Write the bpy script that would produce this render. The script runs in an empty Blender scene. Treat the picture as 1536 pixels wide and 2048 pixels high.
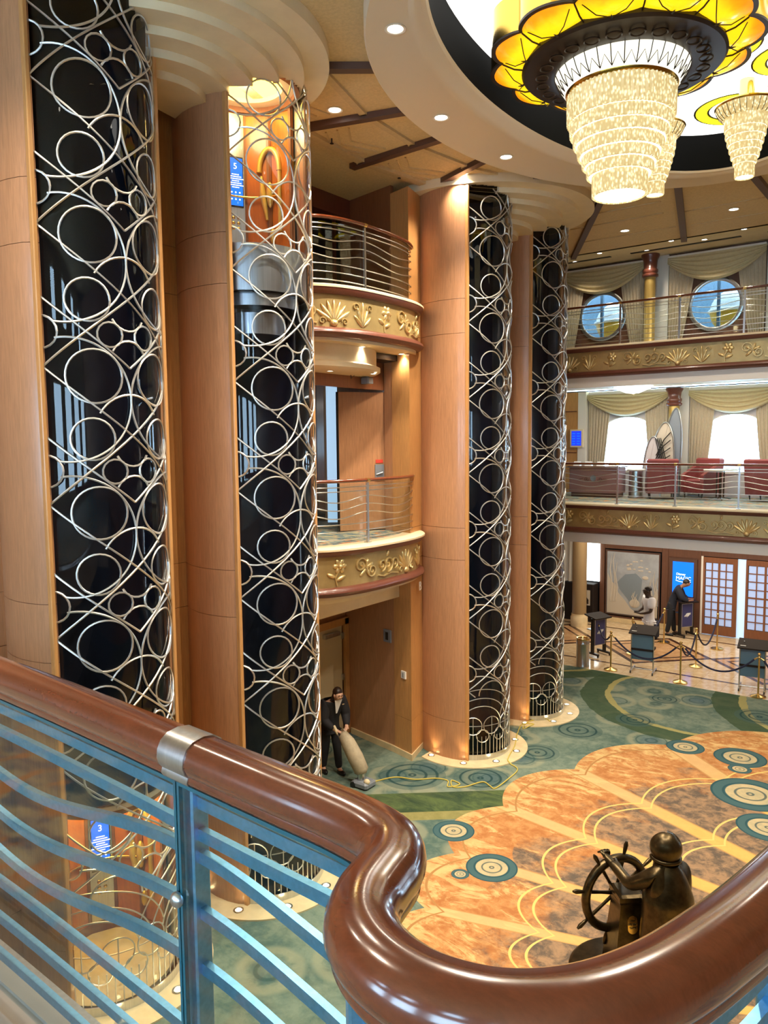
import bpy, math, random
from mathutils import Vector, Matrix
random.seed(7)
PI = math.pi
scene = bpy.context.scene
col = scene.collection

# ------------------------------------------------------------ camera, world, sun, exposure
PITCH, ROLL, FPX, EYE = math.atan(139 / 1538), math.radians(0.569), 1538.0, 5.93
cam_data = bpy.data.cameras.new('camera')
cam_data.sensor_fit = 'VERTICAL'
cam_data.sensor_height = 36.0
cam_data.lens = FPX * 36.0 / 2048.0
cam_data.clip_start = 0.05
cam_data.clip_end = 300
cam = bpy.data.objects.new('camera', cam_data)
col.objects.link(cam)
scene.camera = cam
_f = Vector((-0.6 * math.cos(PITCH), 0.8 * math.cos(PITCH), -math.sin(PITCH)))
_r0 = Vector((0.8, 0.6, 0.0))
_u0 = _r0.cross(_f)
_R = math.cos(ROLL) * _r0 - math.sin(ROLL) * _u0
_U = math.sin(ROLL) * _r0 + math.cos(ROLL) * _u0
cam.matrix_world = Matrix(((_R.x, _U.x, -_f.x, 0), (_R.y, _U.y, -_f.y, 0), (_R.z, _U.z, -_f.z, EYE), (0, 0, 0, 1)))

world = bpy.data.worlds.new('world')
scene.world = world
world.use_nodes = True
_bg = world.node_tree.nodes['Background']
_bg.inputs[0].default_value = (0.50, 0.75, 1.0, 1)
_bg.inputs[1].default_value = 9.0
scene.view_settings.view_transform = 'Standard'
scene.view_settings.look = 'None'
scene.view_settings.gamma = 1.0
scene.view_settings.use_curve_mapping = False
scene.view_settings.exposure = 0.9
scene.cycles.max_bounces = 7
scene.cycles.diffuse_bounces = 4
scene.cycles.glossy_bounces = 4
scene.cycles.transparent_max_bounces = 16
scene.cycles.sample_clamp_indirect = 6.0
scene.cycles.caustics_reflective = False
scene.cycles.caustics_refractive = False
# strength of the lamps, real and added (built further down)
WARM = (1.0, 0.85, 0.66)
L_RING, L_DOWN, L_UP, L_DOME, L_CRYSTAL, L_LOBBY, L_CAB = 520.0, 140.0, 4.5, 1.7, .80, 58.0, 24.0

Z4, Z5, ZC = 4.28, 8.35, 10.55          # deck floors above the lobby floor, and the ceiling

# ------------------------------------------------------------ node helper
class S:
    """a shader socket with arithmetic"""
    def __init__(s, nt, sock): s.nt, s.k = nt, sock
    def _m(s, op, *o):
        n = s.nt.nodes.new('ShaderNodeMath'); n.operation = op
        for i, v in enumerate((s,) + o):
            if isinstance(v, S): s.nt.links.new(v.k, n.inputs[i])
            else: n.inputs[i].default_value = v
        return S(s.nt, n.outputs[0])
    def __add__(s, o): return s._m('ADD', o)
    def __sub__(s, o): return s._m('SUBTRACT', o)
    def __mul__(s, o): return s._m('MULTIPLY', o)
    def __truediv__(s, o): return s._m('DIVIDE', o)
    def lt(s, o): return s._m('LESS_THAN', o)
    def gt(s, o): return s._m('GREATER_THAN', o)
    def sin(s): return s._m('SINE')
    def abs(s): return s._m('ABSOLUTE')
    def sqrt(s): return s._m('SQRT')
    def fract(s): return s._m('FRACT')
    def max(s, o): return s._m('MAXIMUM', o)
    def min(s, o): return s._m('MINIMUM', o)
    def atan2(s, o): return s._m('ARCTAN2', o)
    def pw(s, o): return s._m('POWER', o)
    def smooth(s, a, b):
        n = s.nt.nodes.new('ShaderNodeMapRange'); n.interpolation_type = 'SMOOTHSTEP'
        s.nt.links.new(s.k, n.inputs[0])
        n.inputs[1].default_value = a; n.inputs[2].default_value = b
        return S(s.nt, n.outputs[0])

class Nodes:
    def __init__(s, m):
        m.use_nodes = True
        s.nt = m.node_tree
        s.bsdf = s.nt.nodes.get('Principled BSDF')
        s.out = s.nt.nodes.get('Material Output')
    def coord(s, kind='Object'):
        n = s.nt.nodes.new('ShaderNodeTexCoord')
        return n.outputs[kind]
    def xyz(s, kind='Object', vec=None):
        n = s.nt.nodes.new('ShaderNodeSeparateXYZ')
        s.nt.links.new(vec if vec is not None else s.coord(kind), n.inputs[0])
        return [S(s.nt, o) for o in n.outputs]
    def geo_pos(s):
        return s.nt.nodes.new('ShaderNodeNewGeometry').outputs['Position']
    def mapping(s, vec, scale):
        n = s.nt.nodes.new('ShaderNodeMapping')
        s.nt.links.new(vec, n.inputs[0]); n.inputs[3].default_value = scale
        return n.outputs[0]
    def noise(s, vec, scale=5, detail=3, rough=.5, dist=0):
        n = s.nt.nodes.new('ShaderNodeTexNoise')
        s.nt.links.new(vec, n.inputs['Vector'])
        n.inputs['Scale'].default_value = scale; n.inputs['Detail'].default_value = detail
        n.inputs['Roughness'].default_value = rough; n.inputs['Distortion'].default_value = dist
        return S(s.nt, n.outputs[0])
    def voronoi(s, vec, scale):
        n = s.nt.nodes.new('ShaderNodeTexVoronoi')
        s.nt.links.new(vec, n.inputs['Vector']); n.inputs['Scale'].default_value = scale
        return S(s.nt, n.outputs['Distance']), n.outputs['Color']
    def mix(s, fac, a, b):
        n = s.nt.nodes.new('ShaderNodeMix'); n.data_type = 'RGBA'
        if isinstance(fac, S): s.nt.links.new(fac.k, n.inputs[0])
        else: n.inputs[0].default_value = fac
        for i, v in ((6, a), (7, b)):
            if isinstance(v, tuple): n.inputs[i].default_value = v + (1,) if len(v) == 3 else v
            else: s.nt.links.new(v, n.inputs[i])
        return n.outputs[2]
    def bump(s, h, strength=.2, dist=.01):
        n = s.nt.nodes.new('ShaderNodeBump')
        n.inputs['Strength'].default_value = strength; n.inputs['Distance'].default_value = dist
        s.nt.links.new(h.k, n.inputs['Height'])
        s.nt.links.new(n.outputs[0], s.bsdf.inputs['Normal'])
    def base(s, c): s.nt.links.new(c, s.bsdf.inputs['Base Color'])

MATS = {}
def pbr(name, c, rough=.5, metal=0., spec=.5, coat=0., emit=None, es=0., trans=0., var=0., vs=6., vscale=(1, 1, 1), bump=0.):
    m = bpy.data.materials.new(name); N = Nodes(m); b = N.bsdf
    b.inputs['Base Color'].default_value = (*c, 1)
    b.inputs['Roughness'].default_value = rough
    b.inputs['Metallic'].default_value = metal
    b.inputs['Specular IOR Level'].default_value = spec
    b.inputs['Coat Weight'].default_value = coat
    b.inputs['Coat Roughness'].default_value = .08
    if emit: b.inputs['Emission Color'].default_value = (*emit, 1); b.inputs['Emission Strength'].default_value = es
    b.inputs['Transmission Weight'].default_value = trans
    if var:
        f = N.noise(N.mapping(N.coord(), vscale), vs, 4, .6)
        N.base(N.mix(f.smooth(.3, .7), tuple(x * (1 - var) for x in c), tuple(min(1, x * (1 + var)) for x in c)))
        if bump: N.bump(f, bump)
    MATS[name] = m
    return m

def wood(name, c, rough=.35, coat=.3, grain=(5, 5, .35), var=.16, spec=.4):
    m = bpy.data.materials.new(name); N = Nodes(m); b = N.bsdf
    v = N.mapping(N.coord(), grain)
    f = N.noise(v, 9, 5, .62, .6)
    g = N.noise(N.mapping(N.coord(), (grain[0] * 6, grain[1] * 6, grain[2] * 2)), 12, 2)
    k = (f * .7 + g * .3).smooth(.3, .72)
    N.base(N.mix(k, tuple(x * (1 - var) for x in c), tuple(x * (1 + var) for x in c)))
    b.inputs['Roughness'].default_value = rough
    b.inputs['Specular IOR Level'].default_value = spec
    b.inputs['Coat Weight'].default_value = coat; b.inputs['Coat Roughness'].default_value = .12
    MATS[name] = m
    return m

def glass(name, tint=(.92, .97, .97), refl=.9, ior=1.45):
    """thin clear pane: transparent, with a mirror part that grows towards grazing"""
    m = bpy.data.materials.new(name); m.use_nodes = True; nt = m.node_tree
    for n in list(nt.nodes): nt.nodes.remove(n)
    o = nt.nodes.new('ShaderNodeOutputMaterial'); mx = nt.nodes.new('ShaderNodeMixShader')
    t = nt.nodes.new('ShaderNodeBsdfTransparent'); t.inputs[0].default_value = (*tint, 1)
    g = nt.nodes.new('ShaderNodeBsdfGlossy'); g.inputs['Roughness'].default_value = .02
    g.inputs[0].default_value = (refl, refl, refl, 1)
    lw = nt.nodes.new('ShaderNodeLayerWeight'); lw.inputs[0].default_value = .5
    f0 = ((ior - 1) / (ior + 1)) ** 2
    k = S(nt, lw.outputs['Facing']).pw(5.0) * (1 - f0) + f0
    nt.links.new(k.k, mx.inputs[0]); nt.links.new(t.outputs[0], mx.inputs[1]); nt.links.new(g.outputs[0], mx.inputs[2])
    nt.links.new(mx.outputs[0], o.inputs[0])
    MATS[name] = m
    return m

# ------------------------------------------------------------ mesh helper
class MB:
    def __init__(s): s.v, s.f = [], []
    def add(s, vs, fs):
        k = len(s.v); s.v += [tuple(p) for p in vs]; s.f += [tuple(i + k for i in f) for f in fs]
        return s
    def bx(s, x0, x1, y0, y1, z0, z1):
        return s.add([(x0, y0, z0), (x1, y0, z0), (x1, y1, z0), (x0, y1, z0), (x0, y0, z1), (x1, y0, z1), (x1, y1, z1), (x0, y1, z1)],
                     [(0, 3, 2, 1), (4, 5, 6, 7), (0, 1, 5, 4), (1, 2, 6, 5), (2, 3, 7, 6), (3, 0, 4, 7)])
    def cbx(s, x0, x1, y0, y1, z0, z1, c=.01):
        """box with chamfered vertical edges and a chamfered top"""
        o = lambda a: [(x0 + a + c, y0 + a), (x1 - a - c, y0 + a), (x1 - a, y0 + a + c), (x1 - a, y1 - a - c), (x1 - a - c, y1 - a), (x0 + a + c, y1 - a), (x0 + a, y1 - a - c), (x0 + a, y0 + a + c)]
        rings = [[(x, y, z0) for x, y in o(0)], [(x, y, z1 - c) for x, y in o(0)], [(x, y, z1) for x, y in o(c)]]
        return s.loft(rings)
    def loft(s, rings, closed=True, caps=True):
        n = len(rings[0]); vs = [p for r in rings for p in r]; fs = []
        m = n if closed else n - 1
        for i in range(len(rings) - 1):
            for j in range(m):
                a, b = i * n + j, i * n + (j + 1) % n
                fs.append((a, b, b + n, a + n))
        if caps and closed:
            fs.append(tuple(range(n - 1, -1, -1))); fs.append(tuple(range((len(rings) - 1) * n, len(rings) * n)))
        return s.add(vs, fs)
    def tube(s, pts, r, n=8, closed=False, caps=True, flat=None):
        pts = [Vector(p) for p in pts]; N = len(pts); rings = []
        rr = r if isinstance(r, (list, tuple)) else [r] * N
        up = None
        for i, p in enumerate(pts):
            if closed: t = pts[(i + 1) % N] - pts[i - 1]
            else: t = pts[min(i + 1, N - 1)] - pts[max(i - 1, 0)]
            if t.length < 1e-9: t = Vector((0, 0, 1))
            t.normalize()
            if up is None:
                up = Vector((0, 0, 1)) if abs(t.z) < .9 else Vector((1, 0, 0))
            a = up - t * up.dot(t)
            if a.length < 1e-6: a = t.orthogonal()
            a.normalize(); up = a; b = t.cross(a)
            fa, fb = flat or (1, 1)
            rings.append([p + (a * math.cos(2 * PI * k / n + PI / n) * fa + b * math.sin(2 * PI * k / n + PI / n) * fb) * rr[i] for k in range(n)])
        if closed:
            vs = [q for g in rings for q in g]; fs = []
            for i in range(N):
                for j in range(n):
                    a, b = i * n + j, i * n + (j + 1) % n; c, d = ((i + 1) % N) * n + (j + 1) % n, ((i + 1) % N) * n + j
                    fs.append((a, b, c, d))
            return s.add(vs, fs)
        return s.loft(rings, True, caps)
    def sweep(s, path, prof, closed=False, caps=True):
        """closed profile [(side, z)] carried along a horizontal path [(x, y, z)]; side is measured to the right of travel"""
        N = len(path); rings = []
        for i in range(N):
            if closed: a, b = path[i - 1], path[(i + 1) % N]
            else: a, b = path[max(i - 1, 0)], path[min(i + 1, N - 1)]
            tx, ty = b[0] - a[0], b[1] - a[1]; L = math.hypot(tx, ty) or 1; nx, ny = ty / L, -tx / L
            p = path[i]
            rings.append([(p[0] + nx * u, p[1] + ny * u, p[2] + w) for u, w in prof])
        if closed: rings.append(rings[0]); caps = False
        return s.loft(rings, True, caps)
    def lathe(s, prof, n=32, c=(0, 0, 0), a0=0., a1=2 * PI, sx=1., sy=1., closed_prof=False):
        full = abs(a1 - a0 - 2 * PI) < 1e-6; m = n if full else n + 1
        rings = [[(c[0] + r * math.cos(a0 + (a1 - a0) * k / n) * sx, c[1] + r * math.sin(a0 + (a1 - a0) * k / n) * sy, c[2] + z) for k in range(m)] for r, z in prof]
        if closed_prof: rings.append(rings[0])
        return s.loft(rings, full, caps=(full and not closed_prof and prof[0][0] > 1e-6))
    def prism(s, pts, h0, h1, axis='z'):
        n = len(pts)
        m = {'z': lambda a, b, h: (a, b, h), 'y': lambda a, b, h: (a, h, b), 'x': lambda a, b, h: (h, a, b)}[axis]
        vs = [m(a, b, h0) for a, b in pts] + [m(a, b, h1) for a, b in pts]
        fs = [tuple(range(n - 1, -1, -1)), tuple(range(n, 2 * n))] + [(i, (i + 1) % n, (i + 1) % n + n, i + n) for i in range(n)]
        return s.add(vs, fs)
    def ball(s, c, r, n=12, m=8, z0=-PI / 2, z1=PI / 2):
        rx, ry, rz = r if isinstance(r, (tuple, list)) else (r, r, r)
        rings = []
        for i in range(m + 1):
            a = z0 + (z1 - z0) * i / m; cr = max(math.cos(a), .001)
            rings.append([(c[0] + rx * cr * math.cos(2 * PI * k / n), c[1] + ry * cr * math.sin(2 * PI * k / n), c[2] + rz * math.sin(a)) for k in range(n)])
        return s.loft(rings)
    def grid(s, fn, nu, nv):
        vs = [fn(i / nu, j / nv) for i in range(nu + 1) for j in range(nv + 1)]
        fs = [(i * (nv + 1) + j, (i + 1) * (nv + 1) + j, (i + 1) * (nv + 1) + j + 1, i * (nv + 1) + j + 1) for i in range(nu) for j in range(nv)]
        return s.add(vs, fs)
    def map(s, fn):
        s.v = [tuple(fn(*p)) for p in s.v]; return s
    def mesh(s, name, mat, smooth=35):
        me = bpy.data.meshes.new(name); me.from_pydata(s.v, [], s.f); me.validate(); me.update()
        import bmesh as _b
        bm = _b.new(); bm.from_mesh(me); _b.ops.recalc_face_normals(bm, faces=bm.faces); bm.to_mesh(me); bm.free()
        if mat: me.materials.append(MATS[mat])
        if smooth:
            me.shade_smooth(); me.set_sharp_from_angle(angle=math.radians(smooth))
        return me
    def build(s, name, mat, parent=None, smooth=35, world=True):
        return link(name, s.mesh(name, mat, smooth), parent, world)

BASIS = {}
def link(name, me, parent=None, world=True):
    o = bpy.data.objects.new(name, me); col.objects.link(o)
    if parent is not None:
        o.parent = parent
        if world:
            M = BASIS.get(parent.name, Matrix())
            o.matrix_parent_inverse = M.inverted(); BASIS[o.name] = Matrix()
    return o
def tag(o, label=None, cat=None, group=None, kind=None):
    if label: o['label'] = label
    if cat: o['category'] = cat
    if group: o['group'] = group
    if kind: o['kind'] = kind
    return o
def thing(name, label, cat, loc=(0, 0, 0), rz=0., group=None):
    o = bpy.data.objects.new(name, None); col.objects.link(o)
    o.empty_display_size = .1
    o.location = loc; o.rotation_euler = (0, 0, rz)
    BASIS[o.name] = Matrix.Translation(loc) @ Matrix.Rotation(rz, 4, 'Z')
    return tag(o, label, cat, group)
def struct(name, mb, mat, smooth=35):
    o = mb.build(name, mat, None, smooth); o['kind'] = 'structure'; return o
def sgroup(name):
    o = bpy.data.objects.new(name, None); col.objects.link(o); o['kind'] = 'structure'; o.empty_display_size = .1
    BASIS[o.name] = Matrix(); return o
def arc(c, r, a0, a1, n):
    return [(c[0] + r * math.cos(a0 + (a1 - a0) * i / n), c[1] + r * math.sin(a0 + (a1 - a0) * i / n)) for i in range(n + 1)]
def text_mesh(body, size, ext=.004):
    cu = bpy.data.curves.new('lettering', 'FONT'); cu.body = body; cu.size = size; cu.extrude = ext; cu.align_x = 'CENTER'; cu.align_y = 'CENTER'
    o = bpy.data.objects.new('lettering', cu); col.objects.link(o)
    dg = bpy.context.evaluated_depsgraph_get()
    me = bpy.data.meshes.new_from_object(o.evaluated_get(dg)); bpy.data.objects.remove(o); bpy.data.curves.remove(cu)
    return me
def text_part(body, size, M, mat, parent, name='lettering'):
    me = text_mesh(body, size); me.transform(M); me.materials.clear(); me.materials.append(MATS[mat])
    return link(name, me, parent)
def spot(name, loc, energy, size=2.0, blend=.6, color=WARM, target=(0, 0, -1), rad=.06):
    l = bpy.data.lights.new(name, 'SPOT'); l.energy = energy; l.color = color; l.spot_size = size; l.spot_blend = blend; l.shadow_soft_size = rad
    o = bpy.data.objects.new(name, l); col.objects.link(o); o.location = loc
    o.rotation_euler = Vector(target).to_track_quat('-Z', 'Y').to_euler()
    return o
def area(name, loc, energy, sx, sy, color=WARM, target=(0, 0, -1)):
    l = bpy.data.lights.new(name, 'AREA'); l.energy = energy; l.color = color; l.shape = 'RECTANGLE'; l.size = sx; l.size_y = sy
    o = bpy.data.objects.new(name, l); col.objects.link(o); o.location = loc
    o.rotation_euler = Vector(target).to_track_quat('-Z', 'Y').to_euler()
    return o

# ------------------------------------------------------------ materials
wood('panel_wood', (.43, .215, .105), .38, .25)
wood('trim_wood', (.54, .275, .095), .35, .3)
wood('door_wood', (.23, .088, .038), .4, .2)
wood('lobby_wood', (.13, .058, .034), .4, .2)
wood('mahogany', (.150, .033, .011), .20, 1.0, (1.2, 3, 3), .2)
wood('dark_wood', (.13, .04, .025), .35, .4)
wood('cab_wood', (.50, .15, .035), .3, .5)
pbr('cream', (.72, .60, .39), .6, var=.04, vs=3)
pbr('ring_cream', (.70, .60, .44), .6)
pbr('ceiling_beige', (.60, .46, .245), .65, var=.08, vs=30, vscale=(1, 1, 1), bump=.05)
pbr('ceiling_panel', (.54, .41, .22), .65, var=.06, vs=14)
pbr('beam_brown', (.085, .04, .026), .5)
pbr('white_paint', (.78, .74, .66), .5)
pbr('wall_white', (.68, .66, .60), .6)
pbr('steel', (.58, .60, .61), .28, 1.0, var=.1, vs=60, vscale=(1, 1, .02))
pbr('grille_metal', (.62, .61, .575), .42, .9)
pbr('rail_metal_sky_tint', (.19, .45, .70), .38, 1.0, var=.08, vs=70)  # blue of reflected daylight put into the steel's colour
pbr('rod_metal', (.66, .68, .66), .28, 1.0)
pbr('brass', (.72, .52, .20), .22, 1.0)
pbr('gold_paint', (.52, .36, .11), .35, .6)
pbr('relief_gold', (.70, .54, .25), .32, .7, var=.12, vs=5)
pbr('relief_ground', (.46, .34, .145), .4, .5, var=.15, vs=2)
pbr('bronze', (.060, .043, .020), .30, .85, var=.4, vs=9)
pbr('black', (.006, .006, .007), .35)
pbr('shaft_dark', (.003, .006, .015), .6, spec=.2)  # shade inside the shaft put into a near-black colour
pbr('rim_black', (.006, .006, .006), .3)
pbr('well_black', (.004, .004, .004), .85, spec=.05)
pbr('pillar_tan', (.34, .235, .115), .4, .2)
pbr('landing_stone', (.25, .225, .195), .4, var=.06, vs=3)
pbr('marble_cream', (.74, .60, .36), .25, var=.08, vs=5)
pbr('marble_dark', (.060, .026, .018), .15, var=.3, vs=8)
pbr('drape', (.50, .42, .29), .75, var=.05, vs=20)
pbr('swag', (.55, .46, .26), .6, var=.05, vs=20)
pbr('blind', (.55, .50, .50), .8)
pbr('red_leather', (.26, .05, .05), .5)
pbr('rose_panel', (.36, .17, .17), .5)
pbr('screen_blue', (.01, .03, .2), .3, emit=(.0, .16, .95), es=.95)
pbr('screen_navy', (.01, .02, .2), .3, emit=(.01, .03, .55), es=.9)
pbr('screen_white', (.8, .85, .9), .3, emit=(.85, .92, 1), es=.9)
pbr('paper_white', (.85, .85, .82), .5)
pbr('lamp_white', (1, 1, 1), .5, emit=(1, .93, .8), es=6)
pbr('lamp_warm', (1, .9, .7), .5, emit=(1, .80, .45), es=9)
pbr('dome_glass', (.9, .9, .85), .4, emit=(1, .985, .93), es=L_DOME)
pbr('dome_yellow', (.7, .6, .02), .4, emit=(.95, .80, .02), es=.95)
pbr('dome_dark', (.03, .035, .03), .4)
def amber():
    m = bpy.data.materials.new('amber_glass'); N = Nodes(m); MATS['amber_glass'] = m
    x, y, z = N.xyz(vec=N.geo_pos())
    r = ((x + 3.45) * (x + 3.45) + (y - 9.4) * (y - 9.4)).sqrt()
    c = N.mix((r + N.noise(N.geo_pos(), 6, 2) * .14).smooth(1.36, 1.56), (.95, .62, .006), (.95, .26, .004))
    N.base(c); N.nt.links.new(c, N.bsdf.inputs['Emission Color'])
    N.bsdf.inputs['Emission Strength'].default_value = .60; N.bsdf.inputs['Roughness'].default_value = .2
amber()
def crystal():
    m = bpy.data.materials.new('crystal'); N = Nodes(m); MATS['crystal'] = m
    d, _ = N.voronoi(N.mapping(N.geo_pos(), (1, 1, .55)), 34)
    k = d.smooth(.62, .12)
    c = N.mix(k, (.78, .55, .20), (1.0, .90, .56))
    N.nt.links.new(c, N.bsdf.inputs['Emission Color'])
    N.nt.links.new((k * .36 + .38).k, N.bsdf.inputs['Emission Strength'])
    N.bsdf.inputs['Base Color'].default_value = (.34, .29, .18, 1); N.bsdf.inputs['Roughness'].default_value = .15
crystal()
pbr('crystal_bright', (.4, .36, .26), .2, emit=(1, .95, .74), es=L_CRYSTAL)
pbr('gold_polished', (.52, .34, .07), .2, 1.0)
pbr('chand_bronze', (.022, .012, .008), .42, .3)
pbr('cab_light', (1, .85, .3), .5, emit=(1, .78, .16), es=1.5)
pbr('cab_gold', (.75, .55, .14), .35, .5)
pbr('navy_rope', (.012, .015, .05), .8)
pbr('podium_blue', (.045, .05, .17), .5)
pbr('acrylic_blue', (.09, .17, .24), .25)
pbr('board_black', (.02, .014, .012), .65, spec=.15)
pbr('skin_dark', (.045, .022, .014), .5)
pbr('skin_tan', (.30, .15, .09), .5)
pbr('skin_fair', (.60, .36, .25), .5)
pbr('hair_black', (.008, .006, .005), .45)
pbr('hair_dark', (.025, .012, .008), .4)
pbr('cloth_white', (.78, .78, .82), .8)
pbr('cloth_black', (.010, .010, .014), .8)
pbr('cloth_navy', (.012, .016, .03), .8)
pbr('vacuum_bag', (.42, .36, .25), .75, var=.1, vs=12)
pbr('cord_yellow', (.62, .50, .10), .5)
pbr('door_cream', (.62, .52, .33), .5)
pbr('mural_grey', (.33, .35, .37), .5, var=.12, vs=3)
pbr('mural_sand', (.52, .46, .37), .6)
pbr('mural_deep', (.19, .23, .26), .5)
pbr('blue_glow', (.5, .7, .9), .5, emit=(.50, .72, .95), es=.42)  # pale glow put into surfaces for the brightness beyond the doorways
pbr('window_lit', (.9, 1, 1), .5, emit=(.9, 1, 1), es=2.2)
pbr('lifeboat_yellow', (.80, .46, .05), .4)
pbr('lifeboat_white', (.8, .8, .8), .4)
pbr('hull_blue', (.15, .27, .40), .5)
pbr('pane_frost', (.40, .52, .78), .4, emit=(.42, .58, .95), es=.22)  # faint blue glow put into the door panes
pbr('red_sign', (.75, .06, .04), .5)
pbr('grey_plate', (.20, .23, .27), .4)
pbr('edge_teal', (.02, .10, .13), .1)
glass('clear_glass')
glass('shaft_glass', (.80, .84, .90), .75, 1.5)
glass('window_glass', (.95, .98, 1), .6)
glass('porthole_glass', (.38, .37, .35), .5)
# ------------------------------------------------------------ carpet, marble
def carpet():
    m = bpy.data.materials.new('carpet'); N = Nodes(m); MATS['carpet'] = m
    P = N.coord(); x, y, _ = N.xyz()
    n1 = N.noise(P, .9, 5, .65); n2 = N.noise(P, 5, 5, .7, .4); n3 = N.noise(N.mapping(P, (1, 2.2, 1)), 1.3, 6, .75, .8)
    # teal ground with ripple rings
    vd, vc = N.voronoi(P, .95)
    teal = N.mix((n1 * .6 + n2 * .4).smooth(.38, .62), (.075, .125, .108), (.195, .245, .19))
    blot = (vd + n2 * .12).smooth(.44, .16)
    teal = N.mix(blot * .75, teal, (.075, .125, .155))
    halo = (vd + n2 * .1 - .46).abs().smooth(.085, .02)
    teal = N.mix(halo * .55, teal, (.30, .31, .21))
    ring = ((vd * 46).sin()).smooth(.72, .95) * vd.lt(.42)
    teal = N.mix(ring * .55, teal, (.02, .06, .06))
    c = teal
    def disc(cx, cy):
        return ((x - cx) * (x - cx) + (y - cy) * (y - cy)).sqrt()
    # dark green band with an olive edge, running under the lattice columns
    h = x * -.64 + y * .77
    b1 = h.gt(11.87) * h.lt(12.55) * x.gt(-9.6) * x.lt(-4)
    b2 = h.gt(11.60) * h.lt(11.87) * x.gt(-9.6) * x.lt(-4)
    c = N.mix(b1 * .92, c, N.mix(n3.smooth(.35, .65), (.022, .045, .022), (.085, .125, .040)))
    c = N.mix(b2 * .9, c, N.mix(n2, (.16, .15, .045), (.33, .30, .11)))
    # wide waves towards the marble floor
    for cx, cy, R in ((-4.3, 18.0, 2.35), (-1.0, 19.0, 2.9), (-9.6, 20.6, 2.9)):
        d = disc(cx, cy) + n1 * .25
        c = N.mix(d.gt(R + .06) * d.lt(R + .62) * .85, c, N.mix(n3, (.022, .048, .026), (.06, .10, .045)))
        c = N.mix((d - R).abs().lt(.07) * .9, c, (.34, .31, .12))
    # ripples
    for cx, cy, R in ((-6.23, 13.11, .42), (-6.06, 14.64, .5), (-6.55, 11.5, .48), (-7.6, 10.9, .6), (-5.3, 15.9, .4), (-3.2, 17.6, .5), (-5.2, 17.6, .35), (-6.9, 15.4, .34)):
        d = disc(cx, cy)
        c = N.mix(d.lt(R) * .5, c, (.055, .105, .10))
        c = N.mix((d * (19 / R)).sin().smooth(.5, .9) * d.lt(R) * .8, c, (.012, .045, .050))
    # the orange shell
    dx, dy = (x - 1.75) * -1, y - 9.75
    r = (dx * dx + dy * dy).sqrt()
    a = dy.atan2(dx) * 57.2958
    k = (((a - 8) * 4.4 + 201.6).max(1).sqrt() - 14.2) / 2.2 + 40
    f = k.fract()
    t = f * 2 - 1
    Rs = a * .012 + 7.45 + (t * t * -1 + 1) * .40
    q = r / Rs
    tan = N.mix(n2.smooth(.3, .7), (.50, .325, .135), (.64, .435, .195))
    rust = N.mix(n2.smooth(.35, .7), (.36, .145, .050), (.52, .27, .105))
    sh = N.mix((n3 * 1.9 - q * 1.0 + .16).smooth(.02, .22), tan, rust)
    dusk = N.mix(n2.smooth(.35, .65), (.105, .085, .068), (.32, .205, .12))
    sh = N.mix((n1 * 1.1 + n3 * .6 - q * 1.7 + .62).smooth(.0, .24) * q.lt(.86), sh, dusk)
    ed = (t.abs() * -1 + 1) * r * .125
    sh = N.mix(ed.lt(.13) * q.lt(.985) * .75, sh, N.mix(q.smooth(.62, .90), (.66, .45, .12), (.62, .42, .20)))
    sh = N.mix((ed - .13).abs().lt(.014) * .8, sh, (.42, .24, .09))
    for qa in (.60, .625, .775, .80):
        sh = N.mix((q - qa).abs().lt(.0022), sh, (.68, .48, .16))
    sh = N.mix((q - .965).abs().lt(.0025), sh, (.36, .19, .07))
    c = N.mix(q.lt(1.0), c, sh)
    # teal medallions lying on the shell
    for cx, cy, R in ((-3.05, 15.08, .46), (-2.57, 13.58, .62), (-4.02, 15.01, .35), (-2.11, 12.53, .45), (-4.99, 9.08, .36), (-5.96, 9.64, .32), (-5.26, 8.68, .125), (-2.94, 14.54, .2)):
        d = disc(cx, cy) / R
        md = N.mix(d.lt(.62), (.055, .115, .125), N.mix(n2.smooth(.3, .7), (.50, .40, .23), (.36, .33, .21)))
        md = N.mix((d * 21).sin().smooth(.6, .95) * .8, md, (.02, .065, .080))
        c = N.mix(d.lt(1.0), c, md)
    N.base(c)
    fz = N.noise(P, 160, 2)
    N.bump(fz, .35, .006)
    N.bsdf.inputs['Roughness'].default_value = .95
    N.bsdf.inputs['Specular IOR Level'].default_value = .1
carpet()
def balcony_carpet():
    m = bpy.data.materials.new('deck_carpet'); N = Nodes(m); MATS['deck_carpet'] = m
    f = N.noise(N.mapping(N.coord(), (1, 4, 1)), 3, 4, .6, 1.2); g = N.noise(N.coord(), 5, 3)
    c = N.mix(f.smooth(.42, .58), (.05, .12, .17), (.42, .36, .22))
    c = N.mix(g.smooth(.56, .66), c, (.50, .20, .07))
    N.base(c); N.bsdf.inputs['Roughness'].default_value = .95
balcony_carpet()
def marble(name, c1, c2, rough=.12):
    m = bpy.data.materials.new(name); N = Nodes(m); MATS[name] = m
    f = N.noise(N.coord(), 3.2, 6, .65, 1.5)
    N.base(N.mix(f.smooth(.35, .7), c1, c2)); N.bsdf.inputs['Roughness'].default_value = rough
marble('marble_tile', (.60, .43, .24), (.76, .62, .42))
marble('marble_tan', (.44, .25, .12), (.60, .38, .20))

struct('floor', MB().bx(-13, 9, -7, 18.85, -.2, 0), 'carpet', 0)
lobby = sgroup('floor_lobby')
MB().bx(-13, 9, 18.85, 24.6, -.2, -.012).build('marble_bed', 'marble_cream', lobby, 0)
tile = MB().bx(-.298, .298, -.298, .298, -.012, 0).mesh('marble_tile', 'marble_tile', 0)
for i in range(20):
    for j in range(9):
        o = link('marble_tile', tile, lobby, False); o.location = (-12.4 + i * .6, 19.15 + j * .6, 0)
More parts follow.
